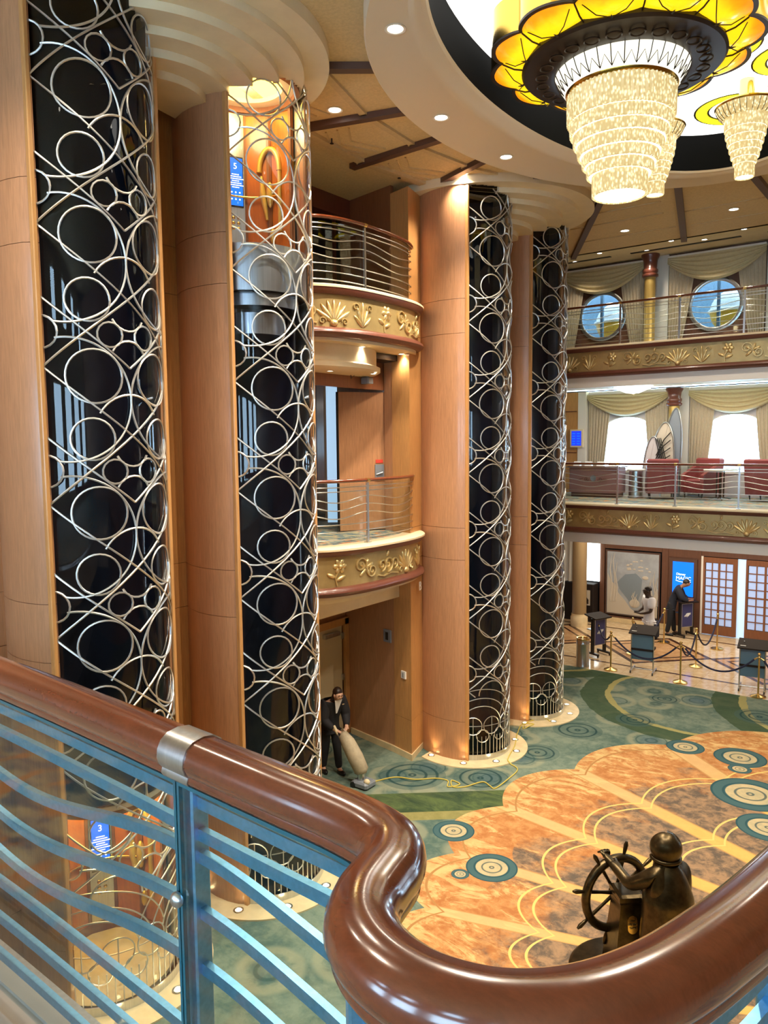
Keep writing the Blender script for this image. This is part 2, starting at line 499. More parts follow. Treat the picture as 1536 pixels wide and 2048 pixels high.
# dark inlaid diamonds in the marble
for cx, cy in ((-9.9, 21.6), (-6.75, 21.6), (-3.6, 21.6), (-.45, 21.6)):
    for R, w, mt in ((1.62, .12, 'marble_dark'), (1.18, .075, 'marble_dark')):
        for q in range(4):
            a, b = q * PI / 2, (q + 1) * PI / 2
            o = [(cx + math.cos(t) * rr, cy + math.sin(t) * rr) for t, rr in ((a, R), (b, R), (b, R - w * 1.414), (a, R - w * 1.414))]
            MB().prism(o, -.008, .003).build('marble_inlay', mt, lobby, 0)
    o = [(cx + math.cos(t * PI / 2) * 1.5, cy + math.sin(t * PI / 2) * 1.5) for t in range(4)]
    MB().prism(o, -.008, .0015).build('marble_field', 'marble_tan', lobby, 0)
for k in range(7):
    cx = -11.48 + k * 1.575
    for s in (-1, 1):
        o = [(cx - .787, 21.6 + s * 1.95), (cx + .787, 21.6 + s * 1.95), (cx + .787, 21.6 + s * 1.87), (cx - .787, 21.6 + s * 1.87)]
        MB().prism(o, -.008, .003).build('marble_inlay', 'marble_dark', lobby, 0)

# ------------------------------------------------------------ elevator wall in wood panels
SEAM = [0, .75, 3.78, 4.37, 7.85, 8.45, 10.4]
wl = sgroup('wall_elevators')
def xwall(x, y0, y1, zs, mat, parent, t=.06, name='wood_panel'):
    for a, b in zip(zs[:-1], zs[1:]):
        MB().bx(x - t, x, y0 + .003, y1 - .003, a + .003, b - .003).build(name, mat, parent, 0)
for y0, y1 in ((-6.9, -3.6), (-3.6, -.3), (-.3, 3.0), (3.0, 4.12), (5.31, 6.57), (7.75, 8.3), (13.29, 14.60), (15.8, 17.0), (17.0, 18.5)):
    xwall(-8.2, y0, y1, SEAM, 'trim_wood' if 5 < y0 < 15 else 'panel_wood', wl)
MB().bx(-8.5, -8.27, -7, 8.32, 0, 10.5).build('wall_core', 'panel_wood', wl, 0)
MB().bx(-8.5, -8.27, 12.0, 18.5, 0, 10.5).build('wall_core', 'panel_wood', wl, 0)
MB().bx(-8.5, -8.14, 18.5, 18.56, 0, 10.5).build('wall_end_trim', 'trim_wood', wl, 0)
# pilaster beside the recess
pil = [(-8.14, 12.08), (-7.97, 11.42), (-8.46, 11.56), (-8.46, 12.08)]
for a, b in zip(SEAM[:-1], SEAM[1:]):
    MB().prism(pil, a + .003, b - .003).build('pilaster_panel', 'trim_wood', wl, 0)
pb = [(-8.12, 12.02), (-7.94, 11.385), (-8.47, 11.53), (-9.76, 11.80), (-9.76, 11.84), (-8.46, 11.60)]
MB().prism(pb, 0, .12).build('pilaster_base', 'marble_cream', wl, 0)
MB().bx(-8.22, -8.17, 16.0, 18.52, 0, .12).build('wall_base', 'marble_cream', wl, 0)
# recess between the inner columns, deck by deck
rec = sgroup('wall_recess')
def slab(mb, pts, z0, z1): return mb.prism(pts, z0, z1)
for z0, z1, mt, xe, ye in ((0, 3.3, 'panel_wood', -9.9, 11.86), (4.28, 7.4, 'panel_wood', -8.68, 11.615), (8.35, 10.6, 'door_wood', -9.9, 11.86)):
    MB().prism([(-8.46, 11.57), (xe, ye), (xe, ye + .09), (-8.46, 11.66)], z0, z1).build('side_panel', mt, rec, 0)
    MB().bx(-9.9, -8.3, 8.22, 8.3, z0, z1).build('side_panel', mt, rec, 0)
MB().bx(-9.98, -9.9, 8.2, 10.62, 0, 3.3).build('back_panel', 'panel_wood', rec, 0)
MB().bx(-9.98, -9.9, 10.62, 12, 2.32, 3.3).build('back_panel', 'panel_wood', rec, 0)
MB().bx(-9.98, -9.9, 11.72, 12, 0, 2.32).build('back_panel', 'panel_wood', rec, 0)
MB().prism([(-8.3, 8.3), (-8.3, 11.6), (-9.9, 11.9), (-9.9, 8.3)], 3.22, 3.3).build('recess_ceiling', 'cream', rec, 0)
MB().prism([(-8.3, 8.3), (-8.3, 11.6), (-8.42, 11.6), (-8.42, 8.3)], 3.05, 3.22).build('ceiling_drop', 'cream', rec, 0)
# deck 4 of the recess: lit passage, stair beyond
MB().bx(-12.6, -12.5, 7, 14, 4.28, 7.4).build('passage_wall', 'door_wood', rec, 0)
MB().prism([(-10.52, 12.08), (-10.36, 12.24), (-10.42, 12.3), (-10.58, 12.14)], 4.28, 7.3).build('passage_wall', 'blue_glow', rec, 0)  # wall strip made to glow in place of daylight falling on it
MB().bx(-10.7, -10.6, 12.2, 14, 4.28, 7.4).build('passage_wall', 'panel_wood', rec, 0)
MB().bx(-8.78, -8.70, 8.3, 11.75, 6.90, 7.4).build('door_head', 'door_wood', rec, 0)
MB().bx(-8.80, -8.70, 8.3, 9.6, 4.28, 6.90).build('side_light_panel', 'panel_wood', rec, 0)
MB().bx(-13, -8.3, 8.2, 14, 7.4, 7.5).build('recess_ceiling', 'black', rec, 0)
MB().bx(-13, -8.5, 8.2, 14, 4.18, 4.28).build('recess_floor', 'deck_carpet', rec, 0)
# deck 5 of the recess: smoked glass screens in bronze frames
MB().bx(-9.95, -9.9, 8.2, 12, 8.35, 10.6).build('smoked_glass', 'rim_black', rec, 0)
for yy in (8.35, 9.45, 10.55, 11.65):
    MB().bx(-9.9, -9.85, yy - .03, yy + .03, 8.35, 10.6).build('mullion', 'dark_wood', rec, 0)
MB().bx(-9.9, -9.6, 8.2, 12, 10.2, 10.6).build('head_panel', 'dark_wood', rec, 0)
MB().bx(-13, -8.5, 8.2, 12.3, 8.25, 8.35).build('recess_floor', 'deck_carpet', rec, 0)

# ------------------------------------------------------------ ceiling with an oval well
OC = (-3.15, 10.05)
def ell(a, b, n=96, c=OC):
    return [(c[0] + a * math.cos(2 * PI * i / n), c[1] + b * math.sin(2 * PI * i / n)) for i in range(n)]
def to_rect(p, c, x0, x1, y0, y1):
    dx, dy = p[0] - c[0], p[1] - c[1]; t = 1e9
    if dx > 1e-9: t = min(t, (x1 - c[0]) / dx)
    if dx < -1e-9: t = min(t, (x0 - c[0]) / dx)
    if dy > 1e-9: t = min(t, (y1 - c[1]) / dy)
    if dy < -1e-9: t = min(t, (y0 - c[1]) / dy)
    return (c[0] + dx * t, c[1] + dy * t)
E0 = ell(2.6, 4.1, 180)
mb = MB()
rings = [[(p[0], p[1], ZC + .1) for p in E0], [(p[0], p[1], ZC) for p in E0],
         [(*to_rect(p, OC, -13, 9, -7, 18.8), ZC) for p in E0], [(*to_rect(p, OC, -13, 9, -7, 18.8), ZC + .1) for p in E0]]
mb.loft(rings, True, False)
for cx, cy, qx, qy in ((-13, -7, 1, 1), (9, -7, -1, 1), (-13, 18.8, 1, -1), (9, 18.8, -1, -1)):
    mb.add([(cx, cy, ZC), (cx + qx * 3, cy, ZC), (cx, cy + qy * 3, ZC)], [(0, 1, 2)])
ceil = struct('ceiling', mb, 'ceiling_beige', 0)
# dark radial beams and the stepped cream trims of the bays between them
BE = [(-4.9, 4.9), (-6.75, 7.27), (-7.85, 8.68), (-8.35, 10.34), (-8.05, 12.09), (-6.62, 13.12), (-8.05, 18.78), (-5.35, 18.78), (-3.1, 18.78), (-.6, 18.78), (2.2, 16.0)]
def beamdir(p):
    dx, dy = p[0] - OC[0], p[1] - OC[1]; L = math.hypot(dx, dy); return dx / L, dy / L, L
def ell_r(ux, uy, a, b): return 1 / math.sqrt((ux / a) ** 2 + (uy / b) ** 2)
for p in BE:
    ux, uy, L = beamdir(p); r0 = ell_r(ux, uy, 3.0, 4.2); w = .065
    q = [(OC[0] + ux * r + s * -uy * w, OC[1] + uy * r + s * ux * w) for r, s in ((r0, 1), (r0, -1), (L, -1), (L, 1))]
    MB().prism(q, ZC - .085, ZC + .01).build('ceiling_beam', 'beam_brown', ceil, 0)
for i in range(1, 5):
    a, b = beamdir(BE[i]), beamdir(BE[i + 1])
    for sc_, w, dz in ((1.22, .05, .04), (1.55, .07, .06), (1.86, .05, .04)):
        P = []
        for (ux, uy, L), s in ((a, 1), (b, -1)):
            r = ell_r(ux, uy, 3.2, 4.4) * sc_
            P.append((OC[0] + ux * r - uy * .09 * s, OC[1] + uy * r + ux * .09 * s))
        if max(P[0][0], P[1][0]) < -8.6: continue
        (x0, y0), (x1, y1) = P; L = math.hypot(x1 - x0, y1 - y0); nx, ny = (y1 - y0) / L * w, -(x1 - x0) / L * w
        MB().prism([(x0 - nx, y0 - ny), (x1 - nx, y1 - ny), (x1 + nx, y1 + ny), (x0 + nx, y0 + ny)], ZC - dz, ZC + .01).build('ceiling_trim', 'ceiling_panel', ceil, 0)
        # a thinner raised board between two trims
    for sc_ in (1.36, 1.42, 1.48):
        (ax, ay, _), (bx_, by_, _) = a, b
        ra, rb = ell_r(ax, ay, 3.2, 4.4) * sc_, ell_r(bx_, by_, 3.2, 4.4) * sc_
        A = (OC[0] + ax * ra, OC[1] + ay * ra); B = (OC[0] + bx_ * rb, OC[1] + by_ * rb)
        M = ((A[0] + B[0]) / 2 - .28, (A[1] + B[1]) / 2)
        A = (A[0] * .78 + B[0] * .22, A[1] * .78 + B[1] * .22); B2 = (B[0] * .85 + A[0] * .15, B[1] * .85 + A[1] * .15)
        for u, v in ((A, M), (M, B2)):
            L = math.hypot(v[0] - u[0], v[1] - u[1]); nx, ny = (v[1] - u[1]) / L * .014, -(v[0] - u[0]) / L * .014
            MB().prism([(u[0] - nx, u[1] - ny), (v[0] - nx, v[1] - ny), (v[0] + nx, v[1] + ny), (u[0] + nx, u[1] + ny)], ZC - .018, ZC + .01).build('ceiling_batten', 'ceiling_panel', ceil, 0)
# straight boards of the far bays
for x0, x1, yy in ((-7.1, -5.1, 16.4), (-7.4, -5.2, 17.6), (-4.8, -3.2, 16.6), (-4.9, -3.2, 17.7), (-6.6, -4.9, 15.6)):
    MB().bx(x0, x1, yy - .02, yy + .02, ZC - .02, ZC + .01).build('ceiling_batten', 'ceiling_panel', ceil, 0)
ceil2 = struct('ceiling_gallery', MB().bx(-13, 9, 18.7, 22.2, 10.92, 11.0).bx(-13, 9, 18.7, 18.8, ZC, 11.0), 'cream', 0)
for x0, x1 in ((-10.4, -7.9), (-7.35, -4.6), (-4.0, -1.2)):
    MB().bx(x0, x1, 20.9, 21.0, 10.905, 10.93).build('air_slot', 'black', ceil2, 0)

# fan-shaped stepped soffits over each pair of columns
def soffit(name, yc, cols):
    xc = -7.9; edges = [(2.16, 10.40), (1.86, 10.31), (1.56, 10.22), (1.26, 10.13), (.98, 10.04), (.70, 9.95)]
    g = sgroup(name)
    for i, (r, z) in enumerate(edges):
        r1 = edges[i + 1][0] if i + 1 < len(edges) else 0.02
        z_up = ZC if i == 0 else edges[i - 1][1]
        m = MB(); n = 110; a0, a1 = -1.75, 1.75
        A = [a0 + (a1 - a0) * k / n for k in range(n + 1)]
        inside = lambda x, y: any((x + 7.48) ** 2 + (y - c) ** 2 < .745 ** 2 for c in cols)
        for k in range(n):
            am = (A[k] + A[k + 1]) / 2
            x, y = xc + r * math.cos(am), yc + r * math.sin(am)
            if not inside(x, y):
                m.add([(xc + r * math.cos(t), yc + r * math.sin(t), h) for t, h in ((A[k], z), (A[k + 1], z), (A[k + 1], z_up), (A[k], z_up))], [(0, 1, 2, 3)])
            ns = 8
            for j in range(ns):
                ra, rb = r + (r1 - r) * j / ns, r + (r1 - r) * (j + 1) / ns; rm = (ra + rb) / 2
                if inside(xc + rm * math.cos(am), yc + rm * math.sin(am)): continue
                m.add([(xc + q * math.cos(t), yc + q * math.sin(t), z) for q, t in ((ra, A[k]), (ra, A[k + 1]), (rb, A[k + 1]), (rb, A[k]))], [(0, 1, 2, 3)])
        m.build('soffit_step', 'cream', g, 0)
    return g
soffit('ceiling_soffit_near', 5.94, (4.72, 7.16))
soffit('ceiling_soffit_far', 13.94, (12.69, 15.2))

# white ring, black rim, lit glass of the well
ring = sgroup('ceiling_ring')
def eloft(mb, spec, n=120):
    mb.loft([[(OC[0] + a * math.cos(2 * PI * i / n), OC[1] - .30 * max(0., min(1., (3.2 - a) / 1.23)) + b * math.sin(2 * PI * i / n), z) for i in range(n)] for a, b, z in spec], True, False)
    return mb
def lerp2(t): return 3.2 + (1.97 - 3.2) * t, 4.4 + (4.0 - 4.4) * t
eloft(MB(), [(*lerp2(0), ZC + .02), (*lerp2(0), 10.34), (*lerp2(.03), 10.30), (*lerp2(.70), 10.30), (*lerp2(.74), 10.275), (*lerp2(.80), 10.26), (*lerp2(.86), 10.275), (*lerp2(.90), 10.30), (*lerp2(.97), 10.30), (*lerp2(1.0), 10.33)]).build('ring_moulding', 'ring_cream', ring, 40)
eloft(MB(), [(1.97, 4.0, 10.33), (1.97, 4.0, 10.40), (2.0, 4.03, 10.90)]).build('well_rim', 'well_black', ring, 40)
dome = MB(); n = 96
dome.add([(OC[0], OC[1] - .3, 10.90)] + [(OC[0] + 2.01 * math.cos(2 * PI * i / n), OC[1] - .3 + 4.04 * math.sin(2 * PI * i / n), 10.90) for i in range(n)], [(0, 1 + i, 1 + (i + 1) % n) for i in range(n)])
dome.build('lit_glass', 'dome_glass', ring, 0)
def spiral(cx, cy, R, turns, a0, w, z, d=1):
    pts = [(cx + (R * (1 - .86 * i / 60)) * math.cos(a0 + d * turns * 2 * PI * i / 60), cy + (R * (1 - .86 * i / 60)) * math.sin(a0 + d * turns * 2 * PI * i / 60), z) for i in range(61)]
    return pts
for cx, cy, R, a0, d in ((-2.95, 12.85, .62, .3, 1), (-2.0, 11.75, .66, 2.2, -1), (-1.85, 10.1, .66, 1.0, 1), (-4.3, 11.5, .5, 3.9, 1), (-3.3, 7.1, .55, 2, -1), (-1.9, 8.6, .5, 0, 1), (-2.7, 10.85, .45, 4.5, 1)):
    p = spiral(cx, cy, R, 1.9, a0, 0, 10.73, d)
    ws = [.095 * (1 - .6 * i / 60) for i in range(61)]
    for wk, mt, dz in ((1.32, 'dome_dark', .0), (1.0, 'dome_yellow', -.006)):
        m = MB(); L = []
        for i in range(61):
            a, b = p[max(i - 1, 0)], p[min(i + 1, 60)]; tx, ty = b[0] - a[0], b[1] - a[1]; q = math.hypot(tx, ty)
            w = ws[i] * wk + (.0 if wk == 1 else .004)
            L.append(((p[i][0] - ty / q * w, p[i][1] + tx / q * w, 10.892 + dz), (p[i][0] + ty / q * w, p[i][1] - tx / q * w, 10.892 + dz)))
        m.add([v for l in L for v in l], [(2 * i, 2 * i + 1, 2 * i + 3, 2 * i + 2) for i in range(60)])
        m.build('glass_scroll' if wk == 1 else 'scroll_leading', mt, ring, 0)

# ------------------------------------------------------------ outer shell behind the viewer and to the sides
def holed(mb, x0, x1, z0, z1, hole, y, t, axis='y'):
    """wall slab with one opening; hole is a list of (x, z)"""
    c = ((min(p[0] for p in hole) + max(p[0] for p in hole)) / 2, (min(p[1] for p in hole) + max(p[1] for p in hole)) / 2)
    out = [to_rect(p, c, x0, x1, z0, z1) for p in hole]
    # insert the rectangle's corners at the nearest outer samples
    for q in ((x0, z0), (x1, z0), (x0, z1), (x1, z1)):
        k = min(range(len(out)), key=lambda i: math.hypot(out[i][0] - q[0], out[i][1] - q[1])); out[k] = q
    m = (lambda a, h, b: (a, h, b)) if axis == 'y' else (lambda a, h, b: (h, a, b))
    r = [[m(p[0], y, p[1]) for p in hole], [m(p[0], y, p[1]) for p in out], [m(p[0], y + t, p[1]) for p in out], [m(p[0], y + t, p[1]) for p in hole]]
    r.append(r[0])
    return mb.loft(r, True, False)
def rect_hole(xc, w, zb, h): return [(xc - w, zb), (xc, zb), (xc + w, zb), (xc + w, zb + h / 2), (xc + w, zb + h), (xc, zb + h), (xc - w, zb + h), (xc - w, zb + h / 2)]
ws = MB()
for k in range(6):
    x0 = -13 + k * 3.667
    for z0, z1 in ((0, Z4), (Z4, Z5), (Z5, 10.7)):
        if z0 == Z4: holed(ws, x0, x0 + 3.667, z0, z1, rect_hole(x0 + 1.83, 1.2, z0 + .5, 2.6), -7.2, .2)
        elif z0 == Z5: holed(ws, x0, x0 + 3.667, z0, z1, rect_hole(x0 + 1.83, .6, z0 + .5, 1.2), -7.2, .2)
        else: ws.bx(x0, x0 + 3.667, -7.2, -7.0, z0, z1)
struct('wall_starboard', ws, 'wall_white', 0)
struct('wall_right', MB().bx(9, 9.2, -7.2, 25, 0, 11.2), 'panel_wood', 0)
struct('wall_left', MB().bx(-13.2, -13, -7.2, 25, 0, 11.2), 'panel_wood', 0)
# ------------------------------------------------------------ lattice elevator columns
CX, CR, GP = -7.48, .76, 1.34
def clip_poly(pts, z0, z1, umax=1.15):
    out, cur = [], []
    for p in pts:
        if z0 <= p[1] <= z1 and abs(p[0]) <= umax: cur.append(p)
        else:
            if len(cur) > 1: out.append(cur)
            cur = []
    if len(cur) > 1: out.append(cur)
    return out
def seg(a, b, step=.045):
    n = max(2, int(math.hypot(b[0] - a[0], b[1] - a[1]) / step))
    return [(a[0] + (b[0] - a[0]) * i / n, a[1] + (b[1] - a[1]) * i / n) for i in range(n + 1)]
def carc(c, r, d0, d1, step=.05):
    n = max(6, int(abs(math.radians(d1 - d0)) * r / step)); return arc(c, r, math.radians(d0), math.radians(d1), n)
def tile_curves():
    C = [seg((-.82, 0), (.82, GP)), seg((.82, 0), (-.82, GP)), seg((-.82, .67), (0, 0)), seg((.82, .67), (0, 0))]
    for s in (-1, 1):
        C += [carc((s * .35, 1.25), .262, 0, 360), carc((s * .385, .64), .205, 0, 360), carc((s * .19, .317), .122, 0, 360)]
        C.append(carc((s * .60, 1.02), .60, -99, 99) if s < 0 else carc((s * .60, 1.02), .60, 81, 279))
    C += [carc((.82, .33), .155, 0, 360)]
    C += [carc((0, .55), .184, 205, 335), carc((0, .08), .19, 25, 155), carc((0, .725), .355, 28, 152)]
    return C
def on_cyl(u, z, r=CR + .02): a = u / CR; return (r * math.cos(a), r * math.sin(a), z)
def grille(z0, z1):
    m = MB()
    for C in tile_curves():
        for sh in (-1.64, 0, 1.64):
            for q in clip_poly([(u + sh, z) for u, z in C], z0, z1):
                m.tube([on_cyl(*p) for p in q], .0112, 5)
    return m
G_MID = grille(-9, 9).mesh('grille_panel', 'grille_metal', 60)
G_TOP = grille(-9, 10.36 - 9.37).mesh('grille_top', 'grille_metal', 60)
G_LOW = grille(1.22, 9).mesh('grille_low', 'grille_metal', 60)
def base_grille():
    m = MB()
    for i in range(-14, 15):
        m.tube([on_cyl(i * .08, .12), on_cyl(i * .08, .46)], .007, 5)
    for i in range(-3, 4):
        for q in clip_poly(carc((i * .36, .66), .165, 0, 360), 0, 3): m.tube([on_cyl(*p) for p in q], .008, 5)
        for q in clip_poly(carc((i * .36 + .18, .47), .12, 0, 360), 0, 3): m.tube([on_cyl(*p) for p in q], .008, 5)
        for q in clip_poly(seg((i * .36, .46), (i * .36, .83)), 0, 3): m.tube([on_cyl(*p) for p in q], .007, 5)
        for q in clip_poly(seg((i * .36 - .15, .66), (i * .36 + .15, .66)), 0, 3): m.tube([on_cyl(*p) for p in q], .007, 5)
    for s in (-1, 1):
        for R in (.42, .57, .74):
            for q in clip_poly(carc((s * .55, .62), R, 15, 165), 0, 3): m.tube([on_cyl(*p) for p in q], .0085, 5)
    return m
G_BASE = base_grille().mesh('base_grille', 'grille_metal', 60)
def cyl_strip(r, a0, a1, z0, z1, n=40, t=0.):
    pts = [(r * math.cos(a0 + (a1 - a0) * i / n), r * math.sin(a0 + (a1 - a0) * i / n)) for i in range(n + 1)]
    if not t:
        return MB().loft([[(x, y, z0) for x, y in pts], [(x, y, z1) for x, y in pts]], False, False)
    q = [(x * (r + t) / r, y * (r + t) / r) for x, y in pts]
    return MB().prism(pts + q[::-1], z0, z1)
GLASS = cyl_strip(CR, -1.70, 1.70, .02, 10.7).mesh('glass_shaft', 'shaft_glass', 60)
LIN = cyl_strip(CR - .02, 1.45, 2 * PI - 1.45, .02, 10.75).lathe([(.001, 10.535), (CR, 10.535)], 24).lathe([(.001, .028), (CR - .005, .028)], 32).mesh('shaft_lining', 'shaft_dark', 60)
KICK = cyl_strip(CR + .025, -1.5, 1.5, 0, .12, t=.012).mesh('kick_plate', 'steel', 60)
PL = [(.38, -.71), (.28, -.775), (.12, -.815), (-.08, -.83), (-.28, -.81), (-.50, -.745), (-.72, -.63)]
def side(s):
    out = []
    for a, b in zip(SEAM[:-1], SEAM[1:]):
        o = PL; i = [(x + .0, y + .045) for x, y in PL]
        pts = [(x, -s * y) for x, y in o] + [(x, -s * y) for x, y in i[::-1]]
        out.append(MB().prism(pts, a + (.003 if a else 0), b - .003).mesh('curved_wood_panel', 'panel_wood', 50))
    return out
SIDE = {-1: side(-1), 1: side(1)}
TRIM = {s: MB().cbx(.345, .41, min(s * .69, s * .74), max(s * .69, s * .74), 0, 10.38, .008).mesh('edge_trim', 'trim_wood', 0) for s in (-1, 1)}
STRIP = {s: MB().bx(.10, .345, min(s * .70, s * .715), max(s * .70, s * .715), .0, 10.38).mesh('steel_reveal', 'steel', 0) for s in (-1, 1)}
plinth_pts = [(1.13 * math.cos(a), 1.13 * math.sin(a)) for a in [(-1.95 + 3.9 * i / 40) for i in range(41)]]
PLINTH = MB().prism(plinth_pts, 0, .02).mesh('stone_plinth', 'marble_cream', 0)
UP_RIM = MB().lathe([(.04, .022), (.062, .022), (.066, .03), (.048, .034), (.04, .026)], 20, closed_prof=True).mesh('rim', 'steel', 60)
UP_LENS = MB().lathe([(.001, .027), (.041, .027)], 16).mesh('lens', 'lamp_warm', 0)
ORD = ['nearest the viewer', 'second from the viewer', 'third from the viewer', 'farthest from the viewer']
CYS = (4.72, 7.16, 12.69, 15.2)
for ci, cy in enumerate(CYS):
    t = thing('elevator_column', 'dark glass elevator column behind silver circle lattice, ' + ORD[ci], 'elevator column', (CX, cy, 0), 0, 'lattice elevator columns along the wood wall')
    P = lambda me, name, z=0: setattr(link(name, me, t, False), 'location', (0, 0, z))
    P(GLASS, 'glass_shaft'); P(LIN, 'shaft_lining'); P(KICK, 'kick_plate'); P(G_BASE, 'base_grille'); P(PLINTH, 'stone_plinth')
    P(G_LOW, 'grille_panel', -.01)
    for k in range(6): P(G_MID, 'grille_panel', 1.33 + GP * k)
    P(G_TOP, 'grille_panel', 9.37)
    for s in (-1, 1):
        P(TRIM[s], 'edge_trim'); P(STRIP[s], 'steel_reveal')
        for me in SIDE[s]: P(me, 'curved_wood_panel')
    for k, deg in enumerate((-108, -66, -28, 12, 48, 82)):
        a = math.radians(deg); loc = (CX + .95 * math.cos(a), cy + .95 * math.sin(a), 0)
        lbl = ['at the wood cheek of', 'at the front corner of', 'left of centre before', 'right of centre before', 'at the right front of', 'at the far side of'][k]
        u = thing('floor_uplight', 'round floor uplight ' + lbl + ' the column ' + ORD[ci], 'floor light', loc, 0, 'uplights around the column bases')
        link('rim', UP_RIM, u, False); link('lens', UP_LENS, u, False)
        if not (ci == 0 and k < 2):
            spot('uplight_beam', (loc[0], loc[1], .06), L_UP, 1.5, .8, (1, .72, .34), (-.16 * math.cos(a), -.16 * math.sin(a), 1), .03)

# ------------------------------------------------------------ elevator cabs
def cab(cy, z, label, drum, num):
    t = thing('elevator_cab', label, 'elevator cab', (CX, cy, z))
    A = [math.radians(d) for d in (78, 112, 142, 166, 194, 222, 250, 282)]
    R = .67
    for i in range(7):
        p, q = (R * math.cos(A[i]), R * math.sin(A[i])), (R * math.cos(A[i + 1]), R * math.sin(A[i + 1]))
        p2, q2 = (p[0] * 1.04, p[1] * 1.04), (q[0] * 1.04, q[1] * 1.04)
        MB().prism([p, q, q2, p2], .0, 2.10).build('wall_panel', 'cab_wood', t, 0, False)
        m = lambda a, b, k: (a[0] + (b[0] - a[0]) * k, a[1] + (b[1] - a[1]) * k)
        sc = .975
        for k0, k1, z0, z1 in ((.0, .10, 0, 2.1), (.9, 1.0, 0, 2.1), (.1, .9, 2.0, 2.1), (.1, .9, 0, .12)):
            a, b = m(p, q, k0), m(p, q, k1)
            MB().prism([a, b, (b[0] * sc, b[1] * sc), (a[0] * sc, a[1] * sc)], z0, z1).build('panel_frame', 'door_wood', t, 0, False)
    MB().lathe([(.001, -.04), (.69, -.04), (.69, .0), (.001, .0)], 40).build('cab_floor', 'marble_cream', t, 40, False)
    MB().lathe([(.45, 2.09), (.70, 2.09), (.70, 2.15), (.45, 2.15)], 40, closed_prof=True).build('cab_ceiling', 'cream', t, 40, False)
    MB().lathe([(.001, 2.145), (.46, 2.145)], 32).build('ceiling_lamp', 'cab_light', t, 0, False)
    MB().lathe([(.60, 2.02), (.665, 2.02), (.665, 2.09), (.60, 2.09)], 40, closed_prof=True).build('cornice', 'door_wood', t, 40, False)
    MB().lathe([(.001, 2.155), (.705, 2.155), (.705, 2.17), (.001, 2.17)], 40).build('cab_roof', 'shaft_dark', t, 40, False)
    # control column with a screen and round buttons, on the rear wall
    x = -.64; yo = .0; zo = -.42
    RT = lambda px, py, pz: (px * math.cos(-.454) - py * math.sin(-.454), px * math.sin(-.454) + py * math.cos(-.454), pz)
    MB().bx(x, x + .02, yo - .13, yo + .13, .15, 2.0).map(RT).build('control_column', 'steel', t, 0, False)
    MB().bx(x + .02, x + .035, yo - .11, yo + .11, zo + 1.2, zo + 1.86).map(RT).build('screen_frame', 'black', t, 0, False)
    s = MB().bx(x + .035, x + .038, yo - .10, yo + .10, zo + 1.22, zo + 1.84).map(RT).build('screen', 'screen_blue', t, 0, False)
    M = lambda y, zz: Matrix.Rotation(-.454, 4, 'Z') @ Matrix.Translation((x + .041, y, zz)) @ Matrix.Rotation(PI / 2, 4, 'Z') @ Matrix.Rotation(PI / 2, 4, 'X')
    me = text_mesh(num, .11, .001); me.transform(M(yo, zo + 1.73)); me.materials.clear(); me.materials.append(MATS['screen_white']); link('lettering', me, s, False)
    for k in range(7):
        w = .05 + .03 * ((k * 37) % 3)
        MB().bx(x + .038, x + .0395, yo - w, yo + w, zo + 1.62 - k * .028, zo + 1.632 - k * .028).map(RT).build('text_line', 'screen_white', s, 0, False)
    for r_ in range(3):
        for c_ in range(3):
            MB().ball((x + .04, yo - .055 + c_ * .055, zo + 1.30 + r_ * .045), (.003, .012, .012), 8, 4).map(RT).build('screen_key', 'screen_white', s, 60, False)
    for r_ in range(3):
        for c_ in range(2):
            MB().ball((x + .025, yo - .035 + c_ * .07, .50 + r_ * .07), (.008, .022, .022), 12, 5).map(RT).build('button', 'brass', t, 60, False)
    # gold ornament: a plain arch with drops, on the wall to the right
    am = (A[0] + A[2]) / 2; R2 = R * .93
    def wall_pt(u, zz, d=0.):
        a = am - u / R2; return ((R2 - d) * math.cos(a), (R2 - d) * math.sin(a), zz)
    orn = MB().tube([wall_pt(.15 * math.cos(v), 1.25 + .30 * math.sin(v)) for v in [PI * i / 16 for i in range(17)]], .038, 8)
    orn.tube([wall_pt(.15, 1.25), wall_pt(.15, .45)], .03, 8)
    orn.tube([wall_pt(-.12, 1.2), wall_pt(-.10, .95), wall_pt(-.05, .62)], [.02, .05, .02], 8)
    orn.ball(wall_pt(0, .95), (.05, .05, .17), 12, 8).ball(wall_pt(.03, .40), (.04, .04, .10), 10, 6)
    orn.build('gold_ornament', 'cab_gold', t, 60, False)
    hr = [((R - .06) * math.cos(a), (R - .06) * math.sin(a), .92) for a in [math.radians(100 + 150 * i / 24) for i in range(25)]]
    MB().tube(hr, .016, 8).build('handrail', 'brass', t, 60, False)
    if drum:
        MB().lathe([(.69, -.56), (.705, -.56), (.705, .0), (.69, .0)], 60, closed_prof=True).build('steel_skirt', 'steel', t, 60, False)
        MB().lathe([(.001, -.58), (.66, -.58), (.66, -.56), (.001, -.56)], 40).build('underside', 'black', t, 40, False)
        MB().lathe([(.58, -.72), (.60, -.72), (.60, -.56), (.58, -.56)], 40, closed_prof=True).build('lower_band', 'steel', t, 60, False)
        MB().lathe([(.001, -1.04), (.42, -1.04), (.42, -.78), (.001, -.78)], 40).build('buffer_drum', 'steel', t, 40, False)
    l = bpy.data.lights.new('cab_lamp', 'POINT'); l.energy = L_CAB; l.color = (1, .78, .42); l.shadow_soft_size = .2
    o = bpy.data.objects.new('cab_lamp', l); col.objects.link(o); o.location = (CX, cy, z + 1.95)
cab(7.16, Z5 + .0, 'lit wood-lined elevator cab with steel skirt stopped at the top deck', True, '5')
cab(4.72, .07, 'lit wood-lined elevator cab at floor level inside the column nearest the viewer', False, '3')

